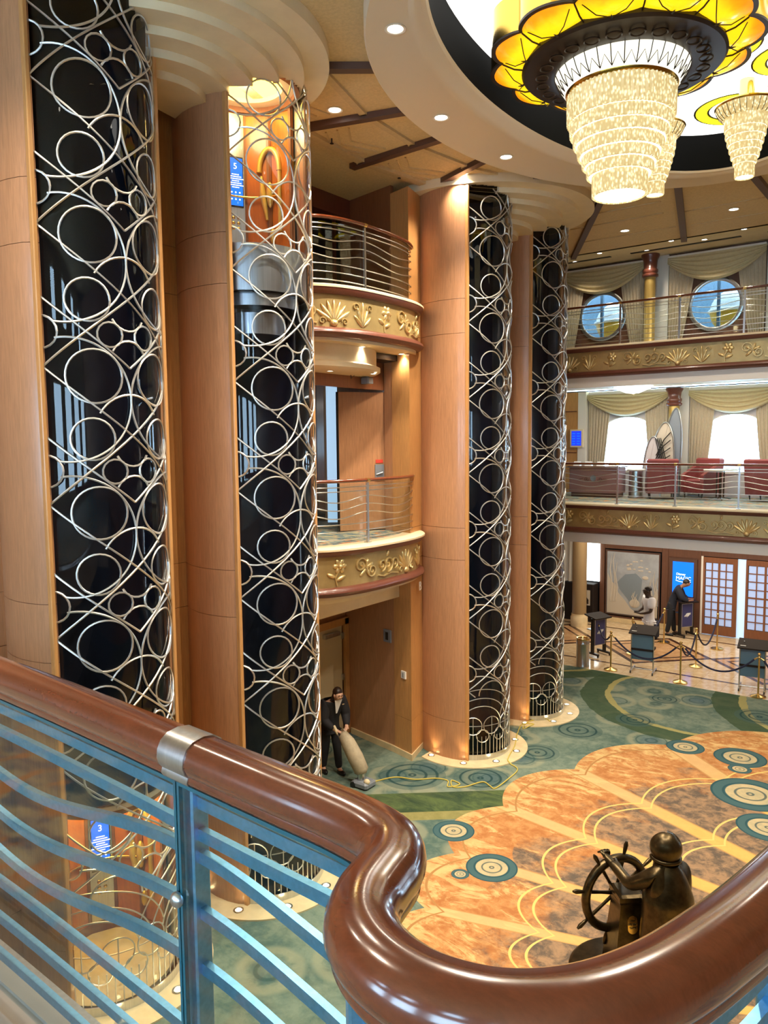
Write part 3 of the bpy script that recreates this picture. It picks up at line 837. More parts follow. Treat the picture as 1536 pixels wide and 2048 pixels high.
# brass hinged hardware on the niche wall between the two near columns
t = thing('brass_wall_bracket', 'brass framed wall hardware between the two near elevator columns', 'bracket', (-8.19, 6.0, 3.0))
for zz in (2.65, 3.35):
    MB().bx(-8.2, -8.17, 5.86, 6.14, zz - .02, zz + .02).build('cross_bar', 'brass', t, 0)
for yy in (5.89, 5.965, 6.035, 6.11):
    MB().tube([(-8.17, yy, 2.65), (-8.17, yy, 3.35)], .009, 8).build('rod', 'brass', t, 60)

# ------------------------------------------------------------ balconies: fascia, reliefs, railing
class Path:
    def __init__(s, pts):
        s.p = pts; s.s = [0]
        for a, b in zip(pts[:-1], pts[1:]): s.s.append(s.s[-1] + math.hypot(b[0] - a[0], b[1] - a[1]))
        s.L = s.s[-1]
    def at(s, d):
        d = min(max(d, 0), s.L); i = 0
        while i < len(s.s) - 2 and s.s[i + 1] < d: i += 1
        a, b = s.p[i], s.p[i + 1]; k = (d - s.s[i]) / max(1e-9, s.s[i + 1] - s.s[i])
        L = max(1e-9, s.s[i + 1] - s.s[i]); tx, ty = (b[0] - a[0]) / L, (b[1] - a[1]) / L
        return a[0] + (b[0] - a[0]) * k, a[1] + (b[1] - a[1]) * k, ty, -tx
    def sub(s, d0, d1, z, n=10, off=0.):
        r = []
        for i in range(n + 1):
            x, y, nx, ny = s.at(d0 + (d1 - d0) * i / n); r.append((x + nx * off, y + ny * off, z))
        return r
def spir(c, R, turns, a0, d=1, n=26):
    return [(c[0] + R * (1 - .85 * i / n) * math.cos(a0 + d * turns * 2 * PI * i / n), c[1] + R * (1 - .85 * i / n) * math.sin(a0 + d * turns * 2 * PI * i / n), .012) for i in range(n + 1)]
def petal(m, c, ang, L, w, d=.022):
    q = MB().ball((0, 0, 0), (L / 2, w / 2, d), 12, 6)
    q.map(lambda x, y, z: (c[0] + (x + L / 2) * math.cos(ang) - y * math.sin(ang), c[1] + (x + L / 2) * math.sin(ang) + y * math.cos(ang), z))
    m.add(q.v, q.f)
def motif(k):
    m = MB()
    if k == 0:      # double scroll with leaves
        m.tube(spir((-.10, .05), .11, 1.6, -.5, 1), .014, 6); m.tube(spir((.11, -.04), .10, 1.6, 2.6, 1), .014, 6)
        for a, L in ((.4, .16), (1.2, .14), (2.6, .15), (-2.4, .16), (-1.0, .14)): petal(m, (0, 0), a, L, .055)
    elif k == 1:    # shell fan
        for i in range(7): petal(m, (0, -.15), PI / 2 + (i - 3) * .33, .30, .06)
        m.ball((0, -.15, 0), (.06, .05, .04), 10, 6)
        m.tube(spir((-.16, -.13), .05, 1.2, 0, 1, 16), .010, 6); m.tube(spir((.16, -.13), .05, 1.2, PI, -1, 16), .010, 6)
    elif k == 2:    # round flower on a bent stem
        for i in range(6): petal(m, (.03, .07), i * PI / 3, .11, .075)
        m.ball((.03, .07, 0), (.045, .045, .045), 10, 6)
        m.tube([(.0, .0, .008), (-.04, -.08, .008), (-.02, -.18, .008)], .012, 6)
        petal(m, (-.03, -.08), 2.7, .14, .06); petal(m, (-.03, -.12), .4, .16, .06)
    elif k == 3:    # breaking wave curls
        for x, R in ((-.14, .09), (.0, .115), (.15, .085)): m.tube(spir((x, .0), R, 1.35, -1.7, 1, 22), .015, 6)
        m.tube([(-.24, -.13, .008), (-.1, -.16, .008), (.05, -.13, .008), (.24, -.16, .008)], .014, 6)
        petal(m, (-.02, .10), 1.2, .10, .05)
    else:           # tall leaf spray
        for a, L in ((1.57, .33), (1.2, .28), (1.95, .28), (.75, .22), (2.4, .22)): petal(m, (0, -.17), a, L, .05)
        m.tube(spir((-.13, .08), .06, 1.3, -1, 1, 16), .010, 6); m.tube(spir((.13, .08), .06, 1.3, 4, -1, 16), .010, 6)
    return m
def gallery(name, label, path, z, n_rel, drum=False):
    P = Path(path); p3 = [(x, y, z) for x, y in path]
    t = thing(name, label, 'balcony', (*P.at(P.L / 2)[:2], z))
    MB().sweep(p3, [(-.30, 0), (.10, 0), (.125, -.02), (.125, -.05), (-.30, -.05)]).build('stone_nosing', 'cream', t, 40)
    MB().sweep(p3, [(-.2, -.05), (.115, -.05), (.105, -.09), (.06, -.14), (-.2, -.14)]).build('upper_moulding', 'dark_wood', t, 40)
    MB().sweep(p3, [(-.1, -.14), (.0, -.14), (0, -.64), (-.1, -.64)]).build('fascia', 'relief_ground', t, 40)
    MB().sweep(p3, [(-.2, -.64), (.06, -.64), (.11, -.68), (.12, -.72), (.09, -.76), (.04, -.79), (-.2, -.79)]).build('lower_moulding', 'dark_wood', t, 40)
    for i in range(n_rel):
        s0 = P.L * (i + .5) / n_rel; m = motif((i * 3 + int(z)) % 5)
        def mp(u, w, d):
            x, y, nx, ny = P.at(s0 + u * 1.2); return (x + nx * d * 1.5, y + ny * d * 1.5, z - .39 + w * 1.22)
        m.map(mp).build('relief_ornament', 'relief_gold', t, 50)
    return t, P
def railing(label, P, z, posts, group=None, inset=-.10, metal='rod_metal', post_metal='steel'):
    t = thing('balcony_railing', label, 'railing', (*P.at(P.L / 2)[:2], z), 0, group)
    full = P.sub(0, P.L, z + 1.04, max(4, int(P.L / .12)), inset)
    prof = [(.045 * math.cos(a), .03 * math.sin(a)) for a in [2 * PI * i / 14 for i in range(14)]]
    MB().sweep(full, prof).build('handrail', 'mahogany', t, 60)
    for k, d in enumerate(posts):
        x, y, nx, ny = P.at(d); x += nx * inset; y += ny * inset
        m = MB().bx(-.019, .019, -.019, .019, 0, 1.0).bx(-.045, .045, -.045, .045, 0, .02)
        a = math.atan2(ny, nx)
        m.map(lambda px, py, pz: (x + px * math.cos(a) - py * math.sin(a), y + px * math.sin(a) + py * math.cos(a), z + pz)).build('post', post_metal, t, 0)
        q = P.sub(max(0, d - .035), min(P.L, d + .035), z + 1.04, 2, inset)
        MB().sweep(q, [(u * 1.12, w * 1.15) for u, w in prof]).build('rail_sleeve', 'brass', t, 60)
    ends = list(posts)
    if ends[0] > .05: ends = [0] + ends
    if ends[-1] < P.L - .05: ends = ends + [P.L]
    for d0, d1 in zip(ends[:-1], ends[1:]):
        for h, wv in ((.94, 0), (.87, 0), (.74, 1), (.61, 1), (.48, 1), (.34, 0), (.22, 0), (.10, 0)):
            q = P.sub(d0, d1, z + h, 14, inset)
            if wv: q = [(a, b, c + .045 * math.cos(2 * PI * i / 14)) for i, (a, b, c) in enumerate(q)]
            MB().tube(q, .0085, 6).build('rod', metal, t, 60)
        q = P.sub(d0 + .03, d1 - .03, z, 10, inset - .035)
        MB().sweep(q, [(-.003, .06), (.003, .06), (.003, .98), (-.003, .98)]).build('glass_pane', 'clear_glass', t, 0)
    return t
BC = (-8.70, 10.35)
bpath = [(BC[0] + 1.0 * abs(math.cos(a)) ** .62, BC[1] + 1.58 * math.copysign(abs(math.sin(a)) ** .80, math.sin(a))) for a in [math.radians(-86 + 172 * i / 60) for i in range(61)]]
for z, nm, low in ((Z4, 'middle', 'below the middle deck'), (Z5, 'upper', 'high up')):
    t, P = gallery('curved_balcony', 'curved gold-relief balcony %s between the inner elevator columns' % low, bpath, z, 7)
    deck = [(x - .08, y) for x, y in bpath]
    MB().prism([(-8.5, bpath[0][1])] + deck + [(-8.5, bpath[-1][1])], z - .05, z - .008).build('balcony_floor', 'deck_carpet', t, 0)
    MB().prism([(-8.5, bpath[0][1])] + [(x - .02, y) for x, y in bpath] + [(-8.5, bpath[-1][1])], z - .84, z - .79).build('soffit', 'cream', t, 0)
    dr = [(BC[0] - .1 + .80 * math.cos(a), BC[1] - .40 + 1.20 * math.sin(a)) for a in [2 * PI * i / 48 for i in range(48)]]
    dr2 = [(BC[0] - .1 + .86 * math.cos(a), BC[1] - .40 + 1.28 * math.sin(a)) for a in [2 * PI * i / 48 for i in range(48)]]
    zb = z - .84
    if z > 5:
        MB().loft([[(x, y, zb) for x, y in dr], [(x, y, zb - .26) for x, y in dr], [(x, y, zb - .29) for x, y in dr2], [(x, y, zb - .36) for x, y in dr2], [(x, y, zb - .40) for x, y in dr]]).build('drum_soffit', 'cream', t, 40)
    else:
        MB().loft([[(x, y, zb) for x, y in dr2], [(x, y, zb - .05) for x, y in dr2], [(x, y, zb - .12) for x, y in dr]]).build('drum_soffit', 'cream', t, 40)
    railing('short curved railing with wavy steel rods on the %s balcony between columns' % nm, P, z, [P.L * k for k in (.06, .40, .86)], 'railings of the curved balconies', metal='rod_metal')
# long galleries along the ship's side
gpath = [(-12.0 + i * .5, 19.4) for i in range(31)]
for z, nm, mid in ((Z4, 'lower', 'at mid height, before the lounge'), (Z5, 'upper', 'near the ceiling, before the portholes')):
    t, P = gallery('long_gallery', 'long straight gold-relief balcony front ' + mid, gpath, z, 27)
    MB().bx(-12.5, 8, 19.35, 24.2 if z < 5 else 22.2, z - .06, z - .008).build('gallery_floor', 'deck_carpet', t, 0)
    MB().bx(-12.5, 8, 19.45, 24.3 if z < 5 else 22.2, z - .92, z - .86).build('gallery_soffit', 'cream', t, 0)
    MB().bx(-12.5, 8, 19.42, 19.6, z - 1.05, z - .79).build('edge_beam', 'white_paint', t, 0)
    railing('long railing with wavy steel rods on the %s gallery across the atrium' % nm, P, z, [2.0 + 1.46 * k for k in range(9)], 'railings of the long galleries', metal='rod_metal')
# ------------------------------------------------------------ far side: upper gallery wall with portholes
YU, YM, YL = 21.8, 23.5, 24.3
wu = sgroup('wall_upper_gallery')
PH = (-8.43, -5.36, -2.29)
for k, x in enumerate(PH):
    h = [(x + .65 * math.cos(2 * PI * i / 40), 9.47 + .65 * math.sin(2 * PI * i / 40)) for i in range(40)]
    holed(MB(), x - 1.22, x + 1.22, Z5, 10.92, h, YU, .12).build('wall_panel', 'lobby_wood', wu, 0)
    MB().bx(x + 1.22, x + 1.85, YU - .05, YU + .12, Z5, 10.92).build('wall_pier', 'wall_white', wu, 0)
    MB().bx(x - 1.22, x + 1.22, YU - .03, YU, Z5, Z5 + .16).build('wall_skirting', 'dark_wood', wu, 0)
MB().bx(-13, PH[0] - 1.22, YU, YU + .12, Z5, 10.92).build('wall_panel', 'panel_wood', wu, 0)
MB().bx(PH[2] + 1.85, 8, YU, YU + .12, Z5, 10.92).build('wall_panel', 'panel_wood', wu, 0)
for k, x in enumerate(PH):
    w = tag(MB().lathe([(.60, 0), (.70, 0), (.70, .05), (.64, .07), (.60, .05)], 48, closed_prof=True).map(lambda a, b, c: (x + a, YU - c, 9.47 + b)).build('window_%d' % (k + 1), 'steel', None, 60), kind='structure')
    MB().lathe([(.001, 0), (.62, 0)], 40).map(lambda a, b, c: (x + a, YU + .06, 9.47 + b)).build('window_pane', 'porthole_glass', w, 0)
# outside: blue side screens of the promenade and orange-yellow lifeboats
tag(MB().bx(-13, 1, 26.2, 26.3, 8.0, 11.6).build('promenade_screen', 'hull_blue', None, 0), 'blue-painted promenade bulwark seen through the portholes', 'bulwark')
struct('floor_promenade', MB().bx(-13, 1, 21.95, 26.15, 7.9, 8.0), 'marble_cream', 0)
for k, x in enumerate((-9.9, -8.95, -6.5, -5.6, -3.2)):
    tag(MB().bx(x - .04, x + .04, 23.05, 23.15, 8.0, 10.6).build('promenade_post', 'hull_blue', None, 0), 'blue promenade post seen through a porthole, number %s from the left' % ('one', 'two', 'three', 'four', 'five')[k], 'post', 'posts outside the portholes')
for k, x in enumerate((-8.95, -5.50)):
    b = thing('lifeboat', 'yellow and white lifeboat end outside the %s porthole' % ('left', 'right')[k], 'lifeboat', (x, 24.2, 8.0))
    MB().bx(x - .5, x + .5, 24.1, 24.5, 8.0, 9.1).build('cradle', 'hull_blue', b, 0)
    MB().ball((x, 24.3, 9.62), (.62, .6, .62), 28, 10, -PI / 2, .05).build('hull', 'lifeboat_yellow', b, 60)
    MB().ball((x, 24.3, 9.64), (.62, .6, .60), 28, 10, 0, PI / 2).build('canopy', 'lifeboat_white', b, 60)
    MB().tube([(x + .64 * math.cos(a), 24.3 - .62 * math.sin(a), 9.63) for a in [2 * PI * i / 32 for i in range(32)]], .05, 8, closed=True).build('gunwale', 'lifeboat_white', b, 60)

# ------------------------------------------------------------ drapes
def fold_sheet(x0, x1, top, bot, y, amp, n, taper, mb=None):
    """one hanging drape; taper(t) gives the inner edge's pull at height t"""
    mb = mb or MB(); nu, nv = 48, 14
    def f(u, v):
        a, b = taper(v); x = a + (b - a) * u; z = top + (bot - top) * v
        return (x, y + amp * math.sin(u * n * 2 * PI) * (.5 + .5 * v), z)
    return mb.grid(f, nu, nv)
def swag(mb, x0, x1, top, drop, y, side):
    """draped swag with catenary folds"""
    nu, nv = 40, 36
    def f(u, v):
        sag = 4 * u * (1 - u)
        low = drop * (.22 + .78 * sag) if True else drop
        z = top - low * v
        ripple = .05 * math.sin(v * 5.2 * 2 * PI) * (.35 + .65 * sag) * (.3 + .7 * v)
        return (x0 + (x1 - x0) * u, y - .07 - .06 * sag * v + ripple, z)
    return mb.grid(f, nu, nv)
def drapery(name, xc, hw, top, bot, drop, y, where, open_=.62):
    t = thing(name, 'beige swagged drapery framing ' + where, 'curtain', (xc, y, bot), 0, 'window draperies across the atrium')
    for s in (-1, 1):
        o = xc + s * hw
        def tp(v):
            inner = xc + s * (hw * (.42 + (open_ - .42) * v ** 1.3)); return (o, inner) if s < 0 else (inner, o)
        fold_sheet(0, 0, top - .05, bot, y - .07, .035, 7, tp).build('drape_panel', 'drape', t, 180)
    swag(MB(), xc - hw - .02, xc + hw + .02, top, drop, y - .10, 1).build('swag', 'swag', t, 180)
    MB().bx(xc - hw, xc + hw, y - .16, y, top, top + .05).build('pelmet', 'white_paint', t, 0)
    return t
for k, x in enumerate(PH):
    drapery('swagged_drapery', x, 1.2, 10.80, 8.38, .72, YU, 'the upper gallery porthole ' + ('beside the columns', 'in the middle', 'at the far right')[k], .72)

# slender gallery pillars with dark capitals
def pillar(x, y, z0, zc0, z1, r, label):
    t = thing('gallery_pillar', label, 'pillar', (x, y, z0), 0, 'gold pillars of the galleries')
    MB().lathe([(r * 1.25, z0), (r * 1.25, z0 + .12), (r, z0 + .16), (r, zc0), (.001, zc0)], 24, (x, y, 0)).build('shaft', 'gold_paint', t, 50)
    H = z1 - zc0
    MB().lathe([(r * 1.25, zc0), (r * 1.45, zc0 + .03), (r * 1.45, zc0 + .08), (r * 1.2, zc0 + .10), (r * 1.38, zc0 + .14), (r * 1.38, zc0 + .2), (r * 1.15, zc0 + .24), (r * 1.3, zc0 + H * .75), (r * 1.65, z1 - .04), (r * 1.65, z1)], 24, (x, y, 0)).build('capital', 'dark_wood', t, 50)
for x, w in ((-6.98, 'between the two upper portholes'), (-3.85, 'right of the middle upper porthole')):
    pillar(x, YU - .35, Z5, 10.31, 10.92, .145, 'gold pillar with dark capital ' + w)
for x, w in ((-6.74, 'between the two bright lounge windows'), (-3.65, 'right of the bright lounge windows')):
    pillar(x, YM - .42, Z4, 6.90, 7.42, .15, 'pale gold pillar with dark capital ' + w)

# ------------------------------------------------------------ lounge deck: arched windows
wm = sgroup('wall_lounge')
WX = (-8.24, -5.17, -2.1)
for k, x in enumerate(WX):
    h = [(x - .76, 5.0), (x, 5.0), (x + .76, 5.0), (x + .76, 5.7), (x + .76, 6.25)] + [(x + .76 * math.cos(a), 6.25 + .41 * math.sin(a)) for a in [PI * i / 16 for i in range(1, 16)]] + [(x - .76, 6.25), (x - .76, 5.7)]
    holed(MB(), x - 1.25, x + 1.25, Z4, 7.45, h, YM, .12).build('wall_panel', 'blind', wm, 0)
    MB().bx(x + 1.25, x + 1.82, YM - .06, YM + .12, Z4, 7.45).build('wall_pier', 'white_paint', wm, 0)
    w = tag(MB().bx(x - .80, x + .80, YM - .05, YM + .02, 4.94, 5.0).build('window_%d' % (k + 4), 'white_paint', None, 0), kind='structure')
    fr = [(x + .74 * c, YM + .02, z) for c, z in ((-1, 5.0), (-1, 5.6), (-1, 6.25))] + [(x + .74 * math.cos(a), YM + .02, 6.25 + .40 * math.sin(a)) for a in [PI - PI * i / 16 for i in range(1, 16)]] + [(x + .74, YM + .02, z) for z in (6.25, 5.6, 5.0)]
    MB().tube(fr, .025, 6).build('window_frame', 'white_paint', w, 50)
    MB().prism([(p[0], p[1]) for p in h], YM + .05, YM + .056, 'y').build('window_pane', 'window_glass', w, 0)
    drapery('swagged_drapery', x, 1.22, 7.34, 4.32, .68, YM, 'the arched lounge window ' + ('beside the wood wall', 'in the middle', 'at the far right')[k], .66)
MB().bx(-13, -9.75, YM - .2, YM - .1, Z4, 7.45).build('wood_wall', 'trim_wood', wm, 0)
for zz in (5.55, 6.85):
    MB().bx(-12.4, -9.8, YM - .215, YM - .2, zz - .012, zz + .012).build('wall_groove', 'dark_wood', wm, 0)
MB().bx(-9.75, -9.49, YM - .24, YM + .12, Z4, 7.45).build('wall_pier', 'white_paint', wm, 0)
MB().bx(WX[2] + 1.82, 8, YM, YM + .12, Z4, 7.45).build('wall_panel', 'panel_wood', wm, 0)
# recessed bright cove with its glass bowl lamp
t = thing('ceiling_bowl_lamp', 'bright white glass bowl lamp under the lounge ceiling', 'ceiling lamp', (-7.3, 21.2, 7.42))
MB().lathe([(.001, -.02), (.55, -.02), (.50, -.07), (.18, -.20), (.001, -.22)], 8, (-7.3, 21.2, 7.42)).build('glass_bowl', 'lamp_white', t, 20)
MB().ball((-7.3, 21.2, 7.18), .03, 8, 6).build('finial', 'brass', t, 60)
t = sgroup('trim_1')
for y0 in (20.2, 22.6):
    MB().bx(-12, 6, y0, y0 + .05, 7.40, 7.43).build('cove_line', 'black', t, 0)
area('lounge_cove_light', (-5.5, 21.4, 7.36), L_LOBBY * 1.5, 6, 1.2)
# lounge furniture
t = thing('wall_screen', 'small blue wall screen in a pale frame on the wood wall', 'screen', (-9.82, YM - .23, 6.06))
MB().bx(-9.98, -9.56, YM - .30, YM - .2, 5.72, 6.28).build('bezel', 'cream', t, 0)
s = MB().bx(-9.93, -9.61, YM - .305, YM - .30, 5.77, 6.23).build('display', 'screen_navy', t, 0)
for a in range(2):
    for b in range(5):
        MB().bx(-9.91 + a * .16, -9.81 + a * .16, YM - .308, YM - .305, 5.82 + b * .08, 5.84 + b * .08).build('text_line', 'screen_blue', s, 0)
t = thing('reception_desk', 'low rose-coloured reception counter with a round scroll emblem', 'desk', (-8.6, 22.0, Z4))
MB().cbx(-9.35, -7.85, 21.7, 22.3, Z4 + .12, Z4 + .86, .02).build('counter_body', 'rose_panel', t, 0)
MB().bx(-9.3, -7.9, 21.75, 22.25, Z4, Z4 + .12).build('plinth', 'dark_wood', t, 0)
MB().cbx(-9.4, -7.8, 21.66, 22.34, Z4 + .86, Z4 + .90, .01).build('counter_top', 'dark_wood', t, 0)
e = MB().lathe([(.001, .0), (.085, .0), (.085, .02), (.001, .02)], 24).map(lambda a, b, c: (-8.6 + a, 21.70 - c, Z4 + .55 + b)).build('round_emblem', 'steel', t, 40)
m = MB()
for s_ in (-1, 1):
    m.tube([(p[0] * s_ - 8.6 + s_ * .21, 21.685, Z4 + .52 + p[1]) for p in spir((0, 0), .075, 1.4, PI, 1, 20)], .01, 6)
    m.tube([(-8.6 + s_ * .3, 21.685, Z4 + .55), (-8.6 + s_ * .42, 21.685, Z4 + .52)], .01, 6)
m.build('scroll_emblem', 'dark_wood', e, 60)
def drum_table(x, y, r, h, label, top):
    t = thing('drum_table', label, 'table', (x, y, Z4))
    MB().lathe([(r * .9, 0), (r * .9, .03), (r * .82, .04), (r * .82, h - .06), (.001, h - .06)], 28, (x, y, Z4)).build('drum', 'steel', t, 40)
    MB().lathe([(.001, h - .05), (r, h - .05), (r + .02, h - .025), (r, h), (.001, h)], 32, (x, y, Z4)).build('table_top', top, t, 40)
drum_table(-7.5, 22.15, .24, .82, 'steel drum side table beside the rose counter', 'white_paint')
t = thing('pedestal_table', 'round white-topped table on a dark four-footed pedestal in the lounge', 'table', (-5.2, 22.15, Z4))
MB().lathe([(.001, .80), (.42, .80), (.44, .82), (.42, .84), (.001, .84)], 32, (-5.2, 22.15, Z4)).build('table_top', 'white_paint', t, 40)
for k in range(4):
    a = k * PI / 2 + .4
    MB().tube([(-5.2 + .09 * math.cos(a), 22.15 + .09 * math.sin(a), Z4 + .8), (-5.2 + .09 * math.cos(a), 22.15 + .09 * math.sin(a), Z4 + .08), (-5.2 + .28 * math.cos(a), 22.15 + .28 * math.sin(a), Z4 + .03)], .02, 8).build('leg', 'black', t, 50)
for k in range(4):
    t = thing('picture_card', 'small folded card standing on the counter top, %s' % ('first', 'second', 'third', 'last')[k], 'card', (-9.2 + k * .36, 21.9, Z4 + .9), 0, 'cards on the lounge counter')
    MB().prism([(-.08, 0), (.08, 0), (.0, .13)], -.1, .1, 'x').map(lambda a, b, c: (a - 9.2 + k * .36, b + 21.95, c + Z4 + .9)).build('card_body', 'paper_white', t, 0)
def tub_chair(x, y, rz, label):
    t = thing('tub_armchair', label, 'armchair', (x, y, Z4), rz, 'red armchairs in the lounge')
    MB().cbx(-.36, .36, -.34, .30, .16, .44, .03).build('seat_base', 'red_leather', t, 30, False)
    MB().cbx(-.27, .27, -.33, .20, .44, .54, .04).build('cushion', 'red_leather', t, 30, False)
    MB().loft([[(-.38, .20, .16), (.38, .20, .16), (.38, .36, .16), (-.38, .36, .16)], [(-.42, .24, 1.08), (.42, .24, 1.08), (.42, .42, 1.08), (-.42, .42, 1.08)], [(-.38, .27, 1.12), (.38, .27, 1.12), (.38, .40, 1.12), (-.38, .40, 1.12)]]).build('backrest', 'red_leather', t, 30, False)
    for s in (-1, 1):
        a, b = (s * .29, s * .41) if s > 0 else (s * .41, s * .29)
        MB().loft([[(a, -.34, .16), (b, -.34, .16), (b, .30, .16), (a, .30, .16)], [(a, -.34, .66), (b, -.34, .66), (b, .30, .98), (a, .30, .98)]]).build('arm', 'red_leather', t, 30, False)
        for yy in (-.28, .26): MB().tube([(s * .30, yy, 0), (s * .32, yy, .17)], [.014, .024], 8).build('leg', 'black', t, 50, False)
tub_chair(-6.75, 22.05, PI * 1.12, 'red leather armchair with its back to the railing, near the leaf screen')
tub_chair(-5.85, 22.72, -.5, 'red leather armchair facing the lounge table from the windows')
tub_chair(-4.1, 22.4, PI * .9, 'red leather armchair beside the table at the photo edge')
# scrolling metal leaf screen
t = thing('leaf_screen', 'art deco metal screen of overlapping arched leaves before a pillar', 'screen', (-7.0, 22.75, Z4))
def leaf(x, w, h, y, mat, dx):
    pts = [(x - w, Z4)] + [(x - w * math.cos(a) + dx * math.sin(a), Z4 + h * (.35 + .65 * math.sin(a))) for a in [PI * i / 20 for i in range(21)]] + [(x + w, Z4)]
    m = MB().tube([(p[0], y, p[1]) for p in pts], .022, 6); return m, pts
for k, (x, w, h, dx) in enumerate(((-7.25, .26, 1.75, .05), (-6.98, .34, 2.15, .10), (-6.72, .26, 2.55, .12))):
    m, pts = leaf(x, w, h, 22.75 + k * .03, 0, dx); m.build('leaf_frame', 'steel', t, 60)
    MB().prism(pts, 22.76 + k * .03, 22.765 + k * .03, 'y').build('leaf_pane', ('blind', 'mural_sand', 'grey_plate')[k], t, 0)
m = MB()
for i in range(4):
    m.tube([(-7.3 + .06 * i, 22.74, Z4 + .6 + i * .2), (-7.05 + .05 * i, 22.74, Z4 + 1.0 + i * .22), (-6.72, 22.74, Z4 + 1.2 + i * .22)], .015, 6)
    m.tube([(-7.15 + .05 * i, 22.735, Z4 + 1.7), (-7.0 + .05 * i, 22.735, Z4 + 1.1), (-6.8 + .04 * i, 22.735, Z4 + .5)], .013, 6)
m.build('leaf_vein', 'black', t, 60)

# ------------------------------------------------------------ lobby wall
wlb = sgroup('wall_lobby')
def ybox(x0, x1, z0, z1, d0, d1, name, mat, par): return MB().bx(x0, x1, YL - d1, YL - d0, z0, z1).build(name, mat, par, 0)
ybox(-13, 8, 0, 3.4, -.2, -.1, 'wall_core', 'black', wlb)
for x0, x1, z0, z1 in ((-9.36, -9.20, 0, 3.4), (-9.20, -7.36, 2.42, 3.4), (-9.20, -7.36, 0, .22), (-7.36, -7.16, 0, 3.4), (-7.16, -6.18, 0, 1.0), (-7.16, -6.18, 1.0, 2.3), (-7.16, -6.18, 2.3, 3.4), (-6.18, -3.75, 2.40, 3.4), (-3.75, -1.0, 0, 3.4), (-1.0, 3.0, 0, 3.4), (3.0, 8.0, 0, 3.4)):
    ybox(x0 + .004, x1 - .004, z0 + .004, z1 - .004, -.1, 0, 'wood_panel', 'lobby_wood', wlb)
ybox(-9.2, -6.3, 0, .16, 0, .03, 'stone_skirting', 'marble_cream', wlb)
# etched undersea panel
t = thing('etched_mural', 'grey etched glass panel with reef plants and a shoal of fish', 'mural', (-8.28, YL, .25))
ybox(-9.16, -7.40, .26, 2.38, .0, .02, 'frame_recess', 'beam_brown', t)
ybox(-9.10, -7.44, .30, 2.33, .02, .035, 'etched_glass', 'mural_grey', t)
yy = YL - .04
MB().prism([(-9.08, .32), (-9.08, 1.62), (-8.95, 1.35), (-8.8, 1.25), (-8.72, 1.0), (-8.5, .78), (-8.3, .52), (-8.1, .40), (-7.9, .46), (-7.72, .62), (-7.6, .95), (-7.5, 1.2), (-7.46, 1.25), (-7.46, .32)], yy - .004, yy, 'y').build('etched_sand', 'mural_sand', t, 0)
MB().prism([(-8.75, 1.35), (-8.5, 1.62), (-8.15, 1.68), (-7.95, 1.5), (-7.98, 1.1), (-8.1, .7), (-8.25, .62), (-8.45, .88), (-8.68, 1.12)], yy - .002, yy, 'y').build('etched_water', 'mural_deep', t, 0)
for k in range(18):
    a, b = random.uniform(-8.45, -7.7), random.uniform(1.75, 2.12)
    MB().ball((a, yy - .003, b), (.05, .004, .024), 10, 4).build('etched_fish', 'mural_sand', t, 60)
MB().ball((-7.85, yy - .003, 1.56), (.10, .005, .06), 12, 6).build('etched_fish', 'mural_sand', t, 60)
for k, (x, h) in enumerate(((-8.98, 1.5), (-8.88, 1.9), (-8.8, 1.3), (-7.68, .9), (-7.58, 1.1), (-7.5, .9), (-8.25, .45), (-8.2, .5), (-8.13, .42))):
    z0 = .7 if x < -8.5 or x > -7.9 else .6
    MB().tube([(x, yy - .003, z0), (x + .05, yy - .003, z0 + h * .35), (x - .02, yy - .003, z0 + h * .7), (x + .03, yy - .003, min(2.3, z0 + h))], [.022, .02, .016, .005], 5).build('etched_weed', 'mural_sand', t, 60)
MB().ball((-8.18, yy - .003, .70), (.17, .006, .14), 14, 6).build('etched_shell', 'mural_sand', t, 60)
# screen with the ship's name
t = thing('lobby_display', 'upright bright blue display in a dark frame on the lobby wall', 'screen', (-6.69, YL, 1.1))
ybox(-7.10, -6.28, 1.02, 2.28, .0, .07, 'frame', 'beam_brown', t)
s = ybox(-7.00, -6.38, 1.12, 2.18, .07, .08, 'display', 'screen_blue', t)
M = lambda x, z: Matrix.Translation((x, YL - .083, z)) @ Matrix.Rotation(PI / 2, 4, 'X')
text_part('Disney', .10, M(-6.75, 1.795), 'screen_white', s)
text_part('MAGIC', .145, M(-6.67, 1.67), 'screen_white', s)
MB().tube([(-6.9, YL - .084, 1.60), (-6.8, YL - .084, 1.57), (-6.62, YL - .084, 1.55), (-6.45, YL - .084, 1.58)], .010, 5).build('flourish', 'screen_white', s, 60)
# glazed doors, each pane its own piece
def glazed_door(n, x0, x1, label_mat='door_wood'):
    d = tag(ybox(x0, x1, 0.02, .30, -.06, .0, 'door_%d' % n, 'door_wood', None), kind='structure')
    ybox(x0, x1, 2.22, 2.38, -.06, 0, 'top_rail', 'door_wood', d)
    for a, b in ((x0, x0 + .06), (x1 - .12, x1)): ybox(a, b, .30, 2.22, -.06, 0, 'stile', 'door_wood', d)
    nx, nz = 4, 8; X0, X1 = x0 + .06, x1 - .12; pw, ph = (X1 - X0) / nx, 1.92 / nz
    for i in range(nx):
        for j in range(nz):
            ybox(X0 + i * pw + .016, X0 + (i + 1) * pw - .016, .30 + j * ph + .016, .30 + (j + 1) * ph - .016, -.05, -.03, 'pane', 'pane_frost', d)
    for i in range(1, nx): ybox(X0 + i * pw - (.03 if i == 2 else .016), X0 + i * pw + (.03 if i == 2 else .016), .30, 2.22, -.055, -.005, 'muntin', 'door_wood', d)
    for j in range(1, nz): ybox(X0, X1, .30 + j * ph - (.024 if j == 4 else .014), .30 + j * ph + (.024 if j == 4 else .014), -.055, -.008, 'muntin', 'door_wood', d)
    return d
